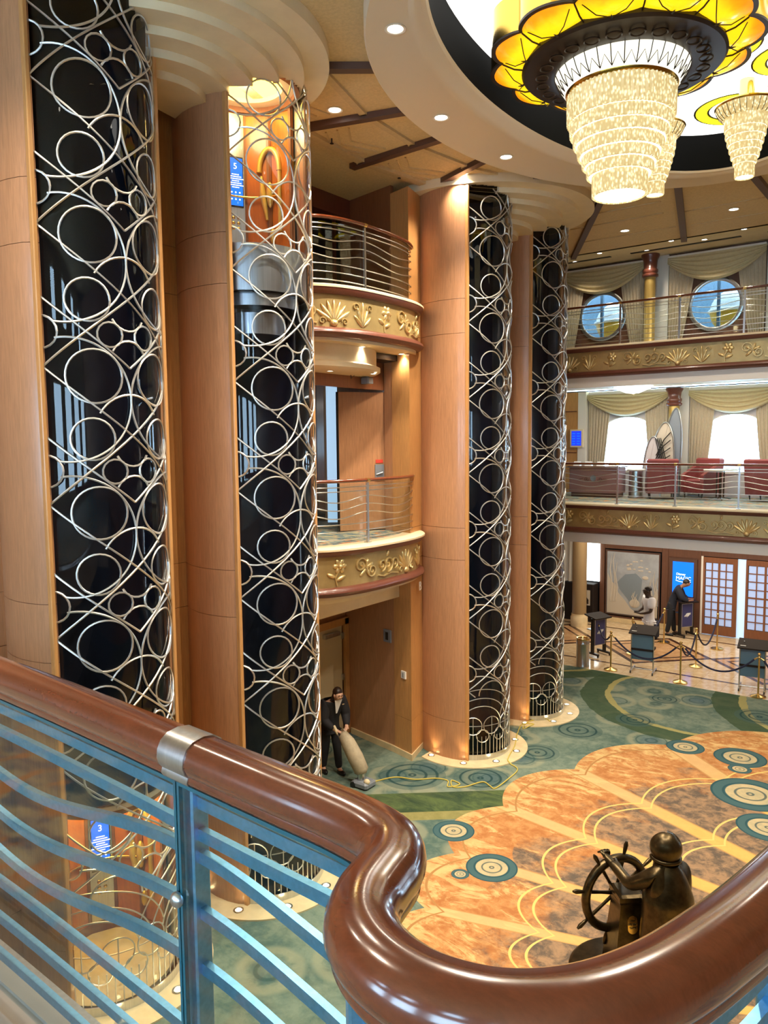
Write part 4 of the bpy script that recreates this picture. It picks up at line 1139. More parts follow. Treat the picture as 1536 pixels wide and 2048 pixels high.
glazed_door(1, -6.12, -5.15); glazed_door(2, -4.92, -3.80)
ybox(-5.16, -4.91, .0, 2.38, -.08, -.06, 'lit_room_beyond', 'blue_glow', wlb)  # glowing sheet standing in for the lit room
ybox(-6.18, -6.12, 0, 2.4, -.06, .0, 'door_jamb', 'white_paint', wlb)
# left end of the lobby: pillar, bright window, dark sideboard with a marquetry panel
t = thing('lobby_pillar', 'round tan lobby pillar on a pale stone base beside the bright window', 'pillar', (-9.6, 23.2, 0))
MB().lathe([(.27, 0), (.27, .30), (.245, .33), (.245, .40), (.001, .40)], 28, (-9.6, 23.2, 0)).build('stone_base', 'marble_cream', t, 40)
MB().lathe([(.225, .40), (.225, 3.38), (.001, 3.38)], 28, (-9.6, 23.2, 0)).build('shaft', 'pillar_tan', t, 40)
w = tag(MB().bx(-9.92, -9.36, YL - .06, YL, 1.30, 3.05).build('window_7', 'window_lit', None, 0), kind='structure')
ybox(-9.95, -9.90, 1.28, 3.1, .0, .09, 'window_frame', 'white_paint', w)
t = thing('dark_sideboard', 'black sideboard with a tan marquetry panel under the bright window', 'sideboard', (-10.0, YL - .25, 0))
MB().cbx(-11.0, -9.4, YL - .45, YL, 0, 1.25, .02).build('carcass', 'board_black', t, 0)
MB().bx(-9.98, -9.50, YL - .462, YL - .45, .55, 1.05).build('marquetry_panel', 'mural_sand', t, 0)
m = MB()
for k in range(5): m.tube([(-9.95 + .02 * k, YL - .466, .6 + k * .08), (-9.8, YL - .466, .72 + k * .075), (-9.55, YL - .466, .6 + k * .03)], .012, 5)
m.build('marquetry_line', 'board_black', t, 60)
t = thing('lobby_curtain', 'white striped sheer curtain at the left end of the lobby', 'curtain', (-10.4, YL - .3, 1.3))
fold_sheet(0, 0, 3.1, 1.3, YL - .5, .05, 6, lambda v: (-11.0, -9.98)).build('sheer_panel', 'wall_white', t, 180)
area('lobby_ceiling_light', (-6.2, 22.2, 3.3), L_LOBBY * 1.9, 6.5, 2.0)  # unseen area light standing in for the lobby's ceiling lamps
# ------------------------------------------------------------ lobby things
def stanchion(x, y, label):
    t = thing('rope_stanchion', label, 'stanchion', (x, y, 0), 0, 'brass rope stanchions in the lobby')
    MB().lathe([(.001, .0), (.17, .0), (.17, .02), (.14, .035), (.05, .055), (.025, .07), (.001, .07)], 24, (x, y, .003)).build('base', 'brass', t, 50)
    MB().tube([(x, y, .06), (x, y, .93)], .021, 12).build('post', 'brass', t, 50)
    MB().lathe([(.03, .90), (.034, .92), (.034, .94), (.022, .95), (.022, .96)], 16, (x, y, 0)).build('collar', 'brass', t, 50)
    MB().ball((x, y, .995), .038, 14, 8).build('ball_finial', 'brass', t, 60)
ST = [(-7.02, 19.08, 'between the waste bin and the two blue podiums'), (-5.26, 19.04, 'nearest, midway between the two blue podiums'), (-5.32, 20.64, 'behind the middle of the front rope'), (-6.74, 22.62, 'beside the man in black'),
      (-5.3, 22.75, 'before the left glazed door'), (-3.5, 18.98, 'at the right blue podium'), (-7.08, 20.9, 'beside the officer in white')]
for x, y, w in ST: stanchion(x, y, 'brass rope stanchion ' + w)
def rope(a, b, sag, label, za=.92, zb=.92):
    t = thing('velvet_rope', label, 'rope', (a[0], a[1], za), 0, 'navy ropes between the stanchions')
    d = Vector((b[0] - a[0], b[1] - a[1])); d.normalize()
    a2, b2 = (a[0] + d.x * .10, a[1] + d.y * .10), (b[0] - d.x * .10, b[1] - d.y * .10)
    pts = [(a2[0] + (b2[0] - a2[0]) * i / 20, a2[1] + (b2[1] - a2[1]) * i / 20, za - .05 + (zb - za) * i / 20 - sag * 4 * (i / 20) * (1 - i / 20)) for i in range(21)]
    MB().tube(pts, .022, 8).build('rope_body', 'navy_rope', t, 60)
    for p, q in ((pts[0], (a[0] + d.x * .03, a[1] + d.y * .03, za)), (pts[-1], (b[0] - d.x * .03, b[1] - d.y * .03, zb))):
        MB().tube([q, p], [.012, .024], 8).build('rope_hook', 'brass', t, 60)
rope(ST[0], ST[1], .42, 'navy rope hanging before the left blue podium')
rope(ST[1], ST[5], .42, 'navy rope hanging before the right blue podium')
rope(ST[1], ST[2], .36, 'navy rope running back from the front stanchion')
rope(ST[2], ST[4], .5, 'navy rope sagging before the left glazed door')
rope(ST[6], ST[3], .42, 'navy rope running beside the officer in white')
rope(ST[0], (-7.75, 20.05), .20, 'navy rope tied to the emblem podium')
rope(ST[5], (-2.2, 18.95), .45, 'navy rope leaving the photo at the right edge')
def podium(x, y, rz, label, body, kind):
    t = thing('podium', label, 'podium', (x, y, 0), rz)
    B = lambda n, m, *a: MB().bx(*a).build(n, m, t, 0, False)
    if kind == 'open':
        for s in (-1, 1):
            MB().tube([(s * .27, -.17, .08), (s * .27, -.17, 1.05)], .018, 8).build('upright', 'steel', t, 50, False)
            MB().tube([(s * .27, -.26, .07), (s * .27, .24, .07)], .018, 8).build('foot_bar', 'steel', t, 50, False)
            for yy in (-.25, .22):
                MB().lathe([(.001, -.014), (.034, -.014), (.034, .014), (.001, .014)], 14).map(lambda a, b, c: (s * .27 + c, yy + a, .035 + b)).build('castor', 'black', t, 40, False)
        MB().tube([(-.27, -.17, .12), (.27, -.17, .12)], .014, 8).build('cross_bar', 'steel', t, 50, False)
        B('front_panel', body, -.255, .255, -.19, -.175, .36, 1.02)
        B('shelf', 'board_black', -.27, .27, -.21, .16, .60, .65)
        MB().loft([[(-.33, -.26, 1.02), (.33, -.26, 1.02), (.33, .24, 1.14), (-.33, .24, 1.14)], [(-.33, -.26, 1.05), (.33, -.26, 1.05), (.33, .24, 1.17), (-.33, .24, 1.17)]]).build('sloped_top', 'board_black', t, 0, False)
        MB().ball((-.2, .06, 1.135), .014, 8, 6).build('lamp_knob', 'steel', t, 60, False)
        B('tray_card', 'paper_white', -.27, -.15, -.17, -.14, 1.075, 1.085)
    else:
        for s in (-1, 1): B('side_post', 'black', s * .22 - .03, s * .22 + .03, -.03, .05, .10, 1.05)
        B('front_panel', body, -.20, .20, -.045, -.03, .30, 1.02)
        for a, b, c, d in ((-.2, -.185, .30, 1.02), (.185, .2, .30, 1.02), (-.2, .2, .30, .315), (-.2, .2, 1.005, 1.02)): B('panel_edge', 'steel', a, b, -.05, -.045, c, d)
        MB().loft([[(-.30, -.18, 1.05), (.30, -.18, 1.05), (.30, .26, 1.12), (-.30, .26, 1.12)], [(-.30, -.18, 1.08), (.30, -.18, 1.08), (.30, .26, 1.15), (-.30, .26, 1.15)]]).build('sloped_top', 'board_black', t, 0, False)
        B('glass_shelf', 'acrylic_blue', -.2, .2, .05, .26, .70, .72)
        for s in (-1, 1):
            B('foot', 'black', s * .22 - .03, s * .22 + .03, -.22, .26, .05, .10)
            for yy in (-.2, .24): MB().ball((s * .22, yy, .03), .03, 10, 6).build('castor', 'black', t, 60, False)
        # three wave strokes of the emblem
        m = MB()
        for k in range(3):
            m.tube([(-.09 + k * .05 - .02, -.05, .62 - k * .01), (-.05 + k * .05, -.05, .66), (-.03 + k * .05, -.05, .70), (.03 + k * .05, -.05, .73)], [.004, .016, .016, .004], 6)
        m.tube([(-.11, -.05, .66), (-.02, -.05, .64), (.07, -.05, .68), (.13, -.05, .69)], [.003, .011, .011, .003], 6)
        m.build('wave_emblem', 'paper_white', t, 60, False)
podium(-7.80, 20.25, 1.15, 'navy podium with a white wave emblem beside the waste bin', 'podium_blue', 'emblem')
podium(-6.28, 19.40, .12, 'clear blue podium on castors, left of the front stanchion', 'acrylic_blue', 'open')
podium(-3.72, 19.45, .12, 'clear blue podium on castors, right of the front stanchion', 'acrylic_blue', 'open')
podium(-6.42, 23.70, .95, 'navy podium on castors where the man in black leans', 'podium_blue', 'emblem')
podium(-2.85, 19.5, .12, 'clear blue podium cut by the right photo edge', 'acrylic_blue', 'open')
t = thing('waste_bin', 'round ribbed steel waste bin at the end of the wood wall', 'bin', (-7.75, 19.0, 0))
MB().lathe([(.17, 0), (.17, .03), (.165, .04), (.165, .58), (.17, .60), (.17, .63), (.165, .64), (.165, .72)], 32, (-7.75, 19.0, .003)).build('body', 'steel', t, 40)
MB().lathe([(.12, .72), (.172, .72), (.178, .74), (.17, .765), (.13, .76)], 32, (-7.75, 19.0, .003), closed_prof=True).build('ring_lid', 'brass', t, 60)
MB().lathe([(.001, .70), (.12, .70)], 24, (-7.75, 19.0, .003)).build('ash_well', 'black', t, 0)
t = thing('wheeled_case', 'dark wheeled equipment case standing behind the officer', 'case', (-7.15, 22.9, 0))
MB().cbx(-7.33, -7.00, 22.8, 23.05, .06, .55, .03).build('case_body', 'cloth_navy', t, 30)
MB().tube([(-7.26, 23.03, .5), (-7.26, 23.03, .95), (-7.07, 23.03, .95), (-7.07, 23.03, .5)], .012, 8).build('pull_handle', 'black', t, 50)
for s in (-1, 1): MB().ball((-7.165 + s * .12, 22.86, .04), .04, 10, 6).build('wheel', 'black', t, 60)
MB().bx(-7.28, -7.05, 22.795, 22.8, .25, .38).build('case_label', 'paper_white', t, 0)

# ------------------------------------------------------------ people
def skin_mesh(name, J, bones, mat, parent, sub=2, world=False, root=0):
    ks = list(J); ix = {k: i for i, k in enumerate(ks)}
    me = bpy.data.meshes.new(name); me.from_pydata([J[k][0] for k in ks], [(ix[a], ix[b]) for a, b in bones], []); me.update()
    o = bpy.data.objects.new(name, me); col.objects.link(o)
    md = o.modifiers.new('skin', 'SKIN'); md.use_smooth_shade = True
    if not me.skin_vertices: me.skin_vertices_add() if hasattr(me, 'skin_vertices_add') else None
    sv = me.skin_vertices[0].data
    for k in ks:
        r = J[k][1]; sv[ix[k]].radius = r if isinstance(r, tuple) else (r, r); sv[ix[k]].use_root = ix[k] == root
    sb = o.modifiers.new('subsurf', 'SUBSURF'); sb.levels = sub; sb.render_levels = sub
    dg = bpy.context.evaluated_depsgraph_get()
    ev = bpy.data.meshes.new_from_object(o.evaluated_get(dg)); bpy.data.objects.remove(o)
    ev.materials.clear(); ev.materials.append(MATS[mat]); ev.shade_smooth()
    return link(name, ev, parent, world)
def person(label, loc, rz, P, skin, top, bottom, hair_fn, short=True, H=1.75, extra=None, shoe='black'):
    """P maps joint names to positions; the figure faces -Y locally"""
    t = thing('person', label, 'person', loc, rz)
    k = H / 1.75
    J = {n: (tuple(c * k for c in p), tuple(x * k for x in (r if isinstance(r, tuple) else (r, r)))) for n, (p, r) in P.items()}
    core = [('pelvis', 'belly'), ('belly', 'chest'), ('chest', 'neck'), ('neck', 'jaw'), ('jaw', 'skull'), ('skull', 'crown'), ('jaw', 'nose')]
    lim = []
    for s in 'LR':
        lim += [('chest', 'sh' + s), ('sh' + s, 'el' + s), ('el' + s, 'wr' + s), ('wr' + s, 'hd' + s), ('hd' + s, 'fa' + s), ('hd' + s, 'fb' + s), ('hd' + s, 'fc' + s), ('hd' + s, 'fd' + s), ('wr' + s, 'th' + s),
                ('pelvis', 'hp' + s), ('hp' + s, 'kn' + s), ('kn' + s, 'an' + s), ('an' + s, 'to' + s)]
        h = Vector(J['hd' + s][0]); w = Vector(J['wr' + s][0]); d = (h - w).normalized()
        sd = d.cross(Vector((0, 0, 1)));  sd = sd.normalized() if sd.length > .1 else Vector((1, 0, 0))
        for i, n in enumerate(('fa', 'fb', 'fc', 'fd')):
            L = (.075, .085, .08, .065)[i] * k
            J[n + s] = (tuple(h + d * L + sd * (i - 1.5) * .021 * k + Vector((0, 0, -.015 * k))), (.009 * k, .009 * k))
        J['th' + s] = (tuple(w + d * .07 * k + sd * -.05 * k), (.011 * k, .011 * k))
    thin = {'pelvis': .72, 'belly': .75, 'hpL': .7, 'hpR': .7, 'knL': .75, 'knR': .75, 'chest': .85, 'shL': .8, 'shR': .8}
    body = skin_mesh('body', {n: (p, tuple(x * thin.get(n, 1) for x in r)) for n, (p, r) in J.items()}, core + lim, skin, t)
    G = lambda ns, g: {n: (J[n][0], tuple(x + (g + (.018 if n[:2] in ('sh', 'sl', 'el') else 0)) * k for x in J[n][1])) for n in ns}
    up = ['belly', 'pelvis', 'chest', 'neckb']
    JJ = dict(J); c, n_ = Vector(J['chest'][0]), Vector(J['neck'][0]); JJ['neckb'] = (tuple(c + (n_ - c) * .15), (.05 * k, .04 * k))
    for s in 'LR':
        a, b = Vector(J['sh' + s][0]), Vector(J['el' + s][0]); JJ['sl' + s] = (tuple(a + (b - a) * .8), (J['el' + s][1][0] + .012 * k,) * 2)
    J = JJ
    pv, bl = Vector(J['pelvis'][0]), Vector(J['belly'][0])
    J['hem'] = (tuple(pv + Vector((0, 0, -.09 * k))), tuple(x * 1.02 for x in J['pelvis'][1])); J['waist'] = (tuple(pv + (bl - pv) * .55), J['belly'][1])
    names = ['pelvis', 'hem', 'belly', 'chest', 'neckb'] + ['sh' + s for s in 'LR'] + ['sl' + s for s in 'LR'] + ([] if short else ['el' + s for s in 'LR'] + ['wr' + s for s in 'LR'])
    bn = [('pelvis', 'hem'), ('pelvis', 'belly'), ('belly', 'chest'), ('chest', 'neckb')]
    for s in 'LR':
        bn += [('chest', 'sh' + s), ('sh' + s, 'sl' + s)] + ([] if short else [('sl' + s, 'el' + s), ('el' + s, 'wr' + s)])
    skin_mesh('jacket' if not short else 'shirt', G(names, .030), bn, top, t)
    names = ['pelvis', 'waist', 'hpL', 'hpR', 'knL', 'knR', 'anL', 'anR']
    skin_mesh('trousers', G(names, .024), [('pelvis', 'waist'), ('pelvis', 'hpL'), ('pelvis', 'hpR'), ('hpL', 'knL'), ('hpR', 'knR'), ('knL', 'anL'), ('knR', 'anR')], bottom, t)
    for s in 'LR':
        a, b = Vector(J['an' + s][0]), Vector(J['to' + s][0]); m = (a + b) / 2; d = (b - a); ang = math.atan2(d.y, d.x)
        q = MB().ball((0, 0, 0), (.135 * k, .05 * k, .05 * k), 14, 8).map(lambda x, y, z: (m.x + x * math.cos(ang) - y * math.sin(ang) * 1, m.y + x * math.sin(ang) + y * math.cos(ang), max(.003, .04 * k + z)))
        q.build('shoe', shoe, t, 60, False)
    hair_fn(t, J, k)
    hd = Vector(J['skull'][0]); nz = Vector(J['nose'][0]); f = Vector((nz.x - hd.x, nz.y - hd.y, 0)).normalized(); sd = Vector((-f.y, f.x, 0))
    for s in (-1, 1):
        e = hd + f * .094 * k + sd * s * .033 * k + Vector((0, 0, -.005 * k))
        MB().ball(tuple(e), .011 * k, 8, 6).build('eye', 'black', t, 60, False)
        e = hd + sd * s * .082 * k + Vector((0, 0, -.02 * k))
        MB().ball(tuple(e), (.018 * k, .022 * k, .032 * k), 8, 6).build('ear', skin, t, 60, False)
    e = Vector(J['jaw'][0]) + f * .075 * k
    MB().ball(tuple(e), (.022 * k, .012 * k, .006 * k), 8, 4).build('mouth', 'red_leather', t, 60, False)
    if extra: extra(t, J, k)
    return t
def cap_hair(mat, long=0.):
    def fn(t, J, k):
        c = Vector(J['skull'][0]); n = Vector(J['nose'][0]); f = Vector((n.x - c.x, n.y - c.y, 0)).normalized()
        m = MB().ball((0, 0, 0), (.092 * k, .100 * k, .105 * k), 18, 12, -.15, PI / 2)
        m.map(lambda x, y, z: (c.x - f.x * .030 * k + x, c.y - f.y * .030 * k + y, c.z + .02 * k + z))
        if long:
            q = MB().ball((0, 0, 0), (.098 * k, .075 * k, long), 16, 10)
            q.map(lambda x, y, z: (c.x - f.x * (.066 * k + max(0, -(z - long * .2)) * .95) + x, c.y - f.y * (.066 * k + max(0, -(z - long * .2)) * .95) + y, c.z - long * .55 + z)); m.add(q.v, q.f)
        m.build('hair', mat, t, 80, False)
    return fn
def stand(lean=0., head_fwd=.0, arms=None, stride=.06):
    ly = lambda h: -lean * max(0, h - .95)
    P = {'pelvis': ((0, 0, .95), (.145, .105)), 'belly': ((0, ly(1.12), 1.12), (.135, .10)), 'chest': ((0, ly(1.36), 1.36), (.155, .11)), 'neck': ((0, ly(1.53) - head_fwd * .4, 1.51), .052),
         'jaw': ((0, ly(1.6) - head_fwd * .9 - .016, 1.585 - head_fwd * .25), (.074, .086)), 'skull': ((0, ly(1.66) - head_fwd - .005, 1.66 - head_fwd * .3), (.094, .112)), 'crown': ((0, ly(1.7) - head_fwd * 1.05 + .01, 1.72 - head_fwd * .35), (.06, .07)), 'nose': ((0, ly(1.63) - head_fwd - .105, 1.625 - head_fwd * .35), (.012, .012))}
    for s, g in (('L', 1), ('R', -1)):
        P['sh' + s] = ((g * .19, ly(1.44), 1.43), .066)
        P['hp' + s] = ((g * .095, .0, .88), (.095, .10)); P['kn' + s] = ((g * .105, -.02 - g * stride * .4, .48), .062); P['an' + s] = ((g * .11, -g * stride, .085), .045); P['to' + s] = ((g * .125, -.15 - g * stride, .035), (.042, .028))
    for s, g in (('L', 1), ('R', -1)):
        el, wr, hd = arms[s]
        P['el' + s] = (el, .046); P['wr' + s] = (wr, .032); P['hd' + s] = (hd, (.040, .024))
    return P
def facing(fx, fy): return math.atan2(fy, fx) + PI / 2
# officer in white, hands together before him
def epaulettes(t, J, k):
    for s in 'LR':
        p = J['sh' + s][0]
        m = MB().bx(-.05, .05, -.03, .03, 0, .012).map(lambda x, y, z: (p[0] * .82 + x * k, p[1] + y * k, p[2] + .078 * k + z - abs(x) * .2)); m.build('epaulette', 'black', t, 0, False)
    h = J['hdR'][0]
    MB().bx(h[0] - .02, h[0] + .09, h[1] - .06, h[1] + .06, h[2] + .02, h[2] + .035).build('held_tablet', 'black', t, 0, False)
person('officer in white short-sleeved uniform standing in the lobby with hands together', (-6.75, 21.25, .003), facing(-.78, -.62),
       stand(0.02, .05, {'L': ((.25, -.05, 1.14), (.12, -.24, 1.06), (.05, -.32, 1.08)), 'R': ((-.25, -.05, 1.14), (-.12, -.25, 1.07), (-.04, -.33, 1.08))}), 'skin_dark', 'cloth_white', 'cloth_white', cap_hair('hair_black'), True, 1.88, epaulettes)
# man in black bending over the podium
person('man in dark jacket and trousers bending over a podium by the blue display', (-6.85, 23.62, .003), facing(.82, .2),
       stand(.42, .14, {'L': ((.24, -.32, 1.18), (.15, -.48, 1.10), (.13, -.56, 1.12)), 'R': ((-.24, -.32, 1.18), (-.12, -.48, 1.10), (-.10, -.56, 1.12))}, .1), 'skin_tan', 'cloth_navy', 'cloth_black', cap_hair('hair_black'), False, 1.76)
# cleaner pushing the vacuum
def blouse(t, J, k):
    c, b = Vector(J['chest'][0]), Vector(J['belly'][0])
    y = c.y - .178 * k
    m = MB().prism([(-.075, .15), (.075, .15), (.012, -.13), (-.012, -.13)], 0, .014, 'y').map(lambda x, yy, z: (x * k, y + yy - .115 * k * 0 + (z * -.30) * 1 - .0, c.z + z * k))
    m.build('white_blouse', 'cloth_white', t, 0, False)
    MB().bx(.09, .13, y - .012, y - .004, c.z + .03, c.z + .045).build('name_badge', 'steel', t, 0, False)
person('cleaner with long dark hair in black jacket and white blouse pushing a vacuum', (-8.86, 10.14, .003), facing(.9, -.35),
       stand(.30, .12, {'L': ((.24, -.18, 1.14), (.16, -.36, .98), (.10, -.42, .95)), 'R': ((-.22, -.16, 1.12), (-.10, -.34, .96), (-.04, -.42, .94))}, .12), 'skin_fair', 'cloth_black', 'cloth_black', cap_hair('hair_dark', .17), False, 1.66, blouse)
# upright vacuum
hx, hy = -8.58, 9.92
vx, vy = -8.03, 10.04
t = thing('upright_vacuum', 'upright vacuum cleaner with a big beige cloth bag held by the cleaner', 'vacuum cleaner', (vx, vy, 0))
L3 = lambda k, z, o=0.: (hx + (vx - hx) * k + o * .33, hy + (vy - hy) * k - o * .94, z)
MB().tube([L3(0, 1.0), L3(.06, .92), L3(.12, .84)], [.02, .03, .012], 8).build('grip', 'cream', t, 60)
MB().tube([L3(.10, .87), L3(.85, .16)], .011, 8).build('handle_tube', 'steel', t, 60)
MB().tube([L3(.22, .86, -.03), L3(.27, .86, -.03), L3(.45, .72, -.04), L3(.7, .48, -.04), L3(.92, .26, -.03), L3(.98, .20, -.02)], [.03, .085, .125, .14, .13, .06], 14).build('dust_bag', 'vacuum_bag', t, 80)
MB().tube([L3(.30, .955, -.03), L3(.45, .85, -.05), L3(.7, .62, -.05), L3(.92, .40, -.04)], .008, 6).build('bag_seam', 'mural_sand', t, 60)
c = L3(1.0, 0)
MB().cbx(c[0] - .17, c[0] + .17, c[1] - .15, c[1] + .15, .03, .12, .03).build('floor_head', 'grey_plate', t, 30)
MB().tube([(c[0] - .04, c[1], .10), (c[0] - .04, c[1], .24)], .075, 14).build('motor_housing', 'steel', t, 40)
MB().ball((c[0] + .12, c[1] - .06, .13), (.06, .05, .05), 12, 8).build('head_lamp', 'cream', t, 60)
for s in (-1, 1):
    MB().lathe([(.001, -.015), (.05, -.015), (.05, .015), (.001, .015)], 16).map(lambda x, y, z: (c[0] - .12 + x, c[1] + s * .15 + z, .052 + y)).build('wheel', 'black', t, 40)
# yellow cord
cp = [(-8.0, 10.2), (-7.79, 10.62), (-7.44, 10.76), (-7.18, 11.0), (-6.95, 11.05), (-6.82, 10.85), (-6.7, 11.05), (-6.9, 11.1), (-6.75, 10.9), (-6.58, 11.02), (-6.43, 11.36), (-6.25, 11.3), (-6.13, 11.27), (-6.12, 11.7), (-6.17, 12.18), (-6.45, 12.36), (-6.56, 12.6), (-6.70, 13.1), (-6.95, 13.7), (-7.1, 14.2), (-6.9, 14.35), (-7.0, 14.05), (-7.05, 14.45), (-6.85, 14.78), (-6.7, 14.7)]
def catmull(p, n=6):
    out = []
    for i in range(len(p) - 1):
        a, b, c_, d = p[max(i - 1, 0)], p[i], p[i + 1], p[min(i + 2, len(p) - 1)]
        for k in range(n):
            s = k / n
            out.append(tuple(.5 * (2 * b[q] + (c_[q] - a[q]) * s + (2 * a[q] - 5 * b[q] + 4 * c_[q] - d[q]) * s * s + (3 * b[q] - a[q] - 3 * c_[q] + d[q]) * s ** 3) for q in range(len(b))))
    out.append(p[-1]); return out
def cz(p):
    for y in CYS:
        if math.hypot(p[0] - CX, p[1] - y) < 1.18: return .031
    return .012
tag(MB().tube([(p[0], p[1], cz(p)) for p in catmull(cp)], .011, 6).build('power_cord', 'cord_yellow', None, 60), 'yellow power cord snaking over the teal carpet past the columns', 'cord')

# ------------------------------------------------------------ ship's wheel and a plain bronze helmsman
F = Vector((-.85, .52, 0)).normalized(); Sd = Vector((-F.y, F.x, 0)); PO = Vector((-2.72, 8.02, 0))
HP = lambda f, s, z: tuple(PO + F * f + Sd * s + Vector((0, 0, z)))
WZ, WR = .86, .44
t = thing('ship_wheel', 'bronze ship steering wheel on a tapered post with a small plaque', 'ship wheel', tuple(PO))
MB().lathe([(.001, 0), (.62, 0), (.62, .04), (.58, .07), (.001, .07)], 40, tuple(PO)).build('round_base', 'bronze', t, 40)
Fp = Vector((-.66, .75, 0)).normalized(); Sp = Vector((-Fp.y, Fp.x, 0))
HQ = lambda f, s, z: tuple(PO + Fp * f + Sp * s + Vector((0, 0, z)))
rg = lambda w, d, z: [HQ(a, b, z) for a, b in ((-d, -w), (d, -w), (d, w), (-d, w))]
MB().loft([rg(.21, .20, .07), rg(.20, .19, .14), rg(.125, .13, .92)]).build('post', 'bronze', t, 0)
MB().loft([rg(.135, .145, .92), rg(.145, .155, .95), rg(.145, .155, 1.0), rg(.11, .12, 1.02)]).build('post_cap', 'bronze', t, 0)
wc = lambda r, a: HP(.20, r * math.cos(a), WZ + r * math.sin(a))
MB().tube([wc(WR - .04, 2 * PI * i / 40) for i in range(40)], .050, 8, closed=True).build('rim', 'bronze', t, 60)
MB().tube([HP(.06, 0, WZ), HP(.16, 0, WZ), HP(.26, 0, WZ)], [.05, .085, .05], 14).build('hub', 'bronze', t, 60)
for k in range(8):
    a = 2 * PI * k / 8 + .25
    MB().tube([wc(.05, a), wc(.2, a), wc(WR - .04, a)], [.022, .018, .022], 8).build('spoke', 'bronze', t, 60)
    MB().tube([wc(WR - .01, a), wc(WR + .05, a), wc(WR + .11, a), wc(WR + .15, a)], [.014, .022, .026, .012], 8).build('spoke_handle', 'bronze', t, 60)
# plaque on the post's side towards the viewer
pn = [(.055 * math.cos(a), (.10 if math.sin(a) > 0 else .10) * math.sin(a) * .6 + (.04 if math.sin(a) > 0 else -.04)) for a in [2 * PI * i / 28 for i in range(28)]]
Mq = Matrix.Translation(HQ(-.158, .0, .70)) @ Matrix.Rotation(math.atan2(-Fp.y, -Fp.x) + PI / 2, 4, 'Z') @ Matrix.Rotation(PI / 2 - .075, 4, 'X')
def mpl(v): return tuple(Mq @ Vector(v))
p_ = MB().prism(pn, -.012, .004).map(lambda x, y, z: mpl((x, y, z))).build('plaque', 'brass', t, 0)
for k, s in enumerate(('PLEASE', 'DO NOT', 'CLIMB')):
    text_part(s, .026 if k else .018, Mq @ Matrix.Translation((0, .045 - k * .038, .006)), 'black', p_)
# helmsman: generic figure in a long hooded oilskin
t = thing('bronze_statue', 'bronze statue of a hooded sailor in a long cape steering the ship wheel', 'statue', tuple(PO - F * .46))
def V(f, s, z): return HP(f - .46, s - .17, z)
J = {'pelvis': (V(0, 0, .86), (.19, .17)), 'belly': (V(.0, 0, 1.06), (.21, .19)), 'chest': (V(.04, 0, 1.30), (.20, .17)), 'neck': (V(.07, 0, 1.50), .09), 'head': (V(.09, 0, 1.64), (.13, .14)), 'crown': (V(.09, 0, 1.76), (.09, .10)),
     'shL': (V(.05, .20, 1.38), .10), 'elL': (V(.26, .30, 1.20), .075), 'wrL': (V(.52, .29, 1.26), .055), 'shR': (V(.05, -.20, 1.38), .10), 'elR': (V(.20, -.26, 1.06), .075), 'wrR': (V(.52, -.16, .92), .055),
     'hpL': (V(0, .11, .78), .12), 'knL': (V(.05, .12, .44), .10), 'anL': (V(.0, .13, .12), .085), 'toL': (V(.16, .15, .10), (.07, .05)), 'hpR': (V(0, -.11, .78), .12), 'knR': (V(.02, -.12, .44), .10), 'anR': (V(-.06, -.13, .12), .085), 'toR': (V(.10, -.15, .10), (.07, .05)), 'face': (V(.22, 0, 1.62), .03)}
bn = [('pelvis', 'belly'), ('belly', 'chest'), ('chest', 'neck'), ('neck', 'head'), ('head', 'crown'), ('head', 'face')]
for s in 'LR':
    bn += [('chest', 'sh' + s), ('sh' + s, 'el' + s), ('el' + s, 'wr' + s), ('pelvis', 'hp' + s), ('hp' + s, 'kn' + s), ('kn' + s, 'an' + s), ('an' + s, 'to' + s)]
    w, e = Vector(J['wr' + s][0]), Vector(J['el' + s][0]); d = (w - e).normalized(); J['hd' + s] = (tuple(w + d * .10), (.055, .035)); bn.append(('wr' + s, 'hd' + s))
    for i in range(4):
        J['f%d' % i + s] = (tuple(w + d * (.17 + .012 * (i in (1, 2))) + F * .03 + Sd * (i - 1.5) * .034 + Vector((0, 0, .05))), .015)
        J['g%d' % i + s] = (tuple(w + d * .17 + F * .085 + Sd * (i - 1.5) * .034 + Vector((0, 0, .015))), .013)
        bn += [('hd' + s, 'f%d' % i + s), ('f%d' % i + s, 'g%d' % i + s)]
    g = 1 if s == 'L' else -1
    J['t' + s] = (tuple(w + d * .10 - Sd * g * .07 + Vector((0, 0, .02))), .018); bn.append(('wr' + s, 't' + s))
skin_mesh('body', J, bn, 'bronze', t, 2, True)
def cape(u, v):
    # u around the back (-1..1), v down
    a = (u - .5) * 2 * 2.35; z = 1.50 - .86 * v
    r = .10 + .15 * min(1, v * 2.4) ** .7 + .03 * v * v; r *= 1 + .035 * math.cos(a * 7) * v
    return V(.03 - r * 1.02 * math.cos(a), r * 1.02 * math.sin(a), z)
MB().grid(cape, 56, 20).build('cape', 'bronze', t, 80)
def hood(u, v):
    a = (u - .5) * 2 * 2.2; b = -.9 + 2.4 * v; c_ = math.cos(min(b, 1.55))
    return V(.075 - (.165 * math.cos(a)) * c_, .165 * math.sin(a) * c_, 1.655 + .165 * math.sin(b) - (.05 if b < -.6 else 0))
MB().grid(hood, 36, 18).build('hood', 'bronze', t, 80)
MB().tube([V(.075 - .168 * math.cos(a) * .85, .168 * math.sin(a) * .85, 1.545) for a in [(-2.2 + 4.4 * i / 24) for i in range(25)]], .022, 8).build('collar_roll', 'bronze', t, 60)
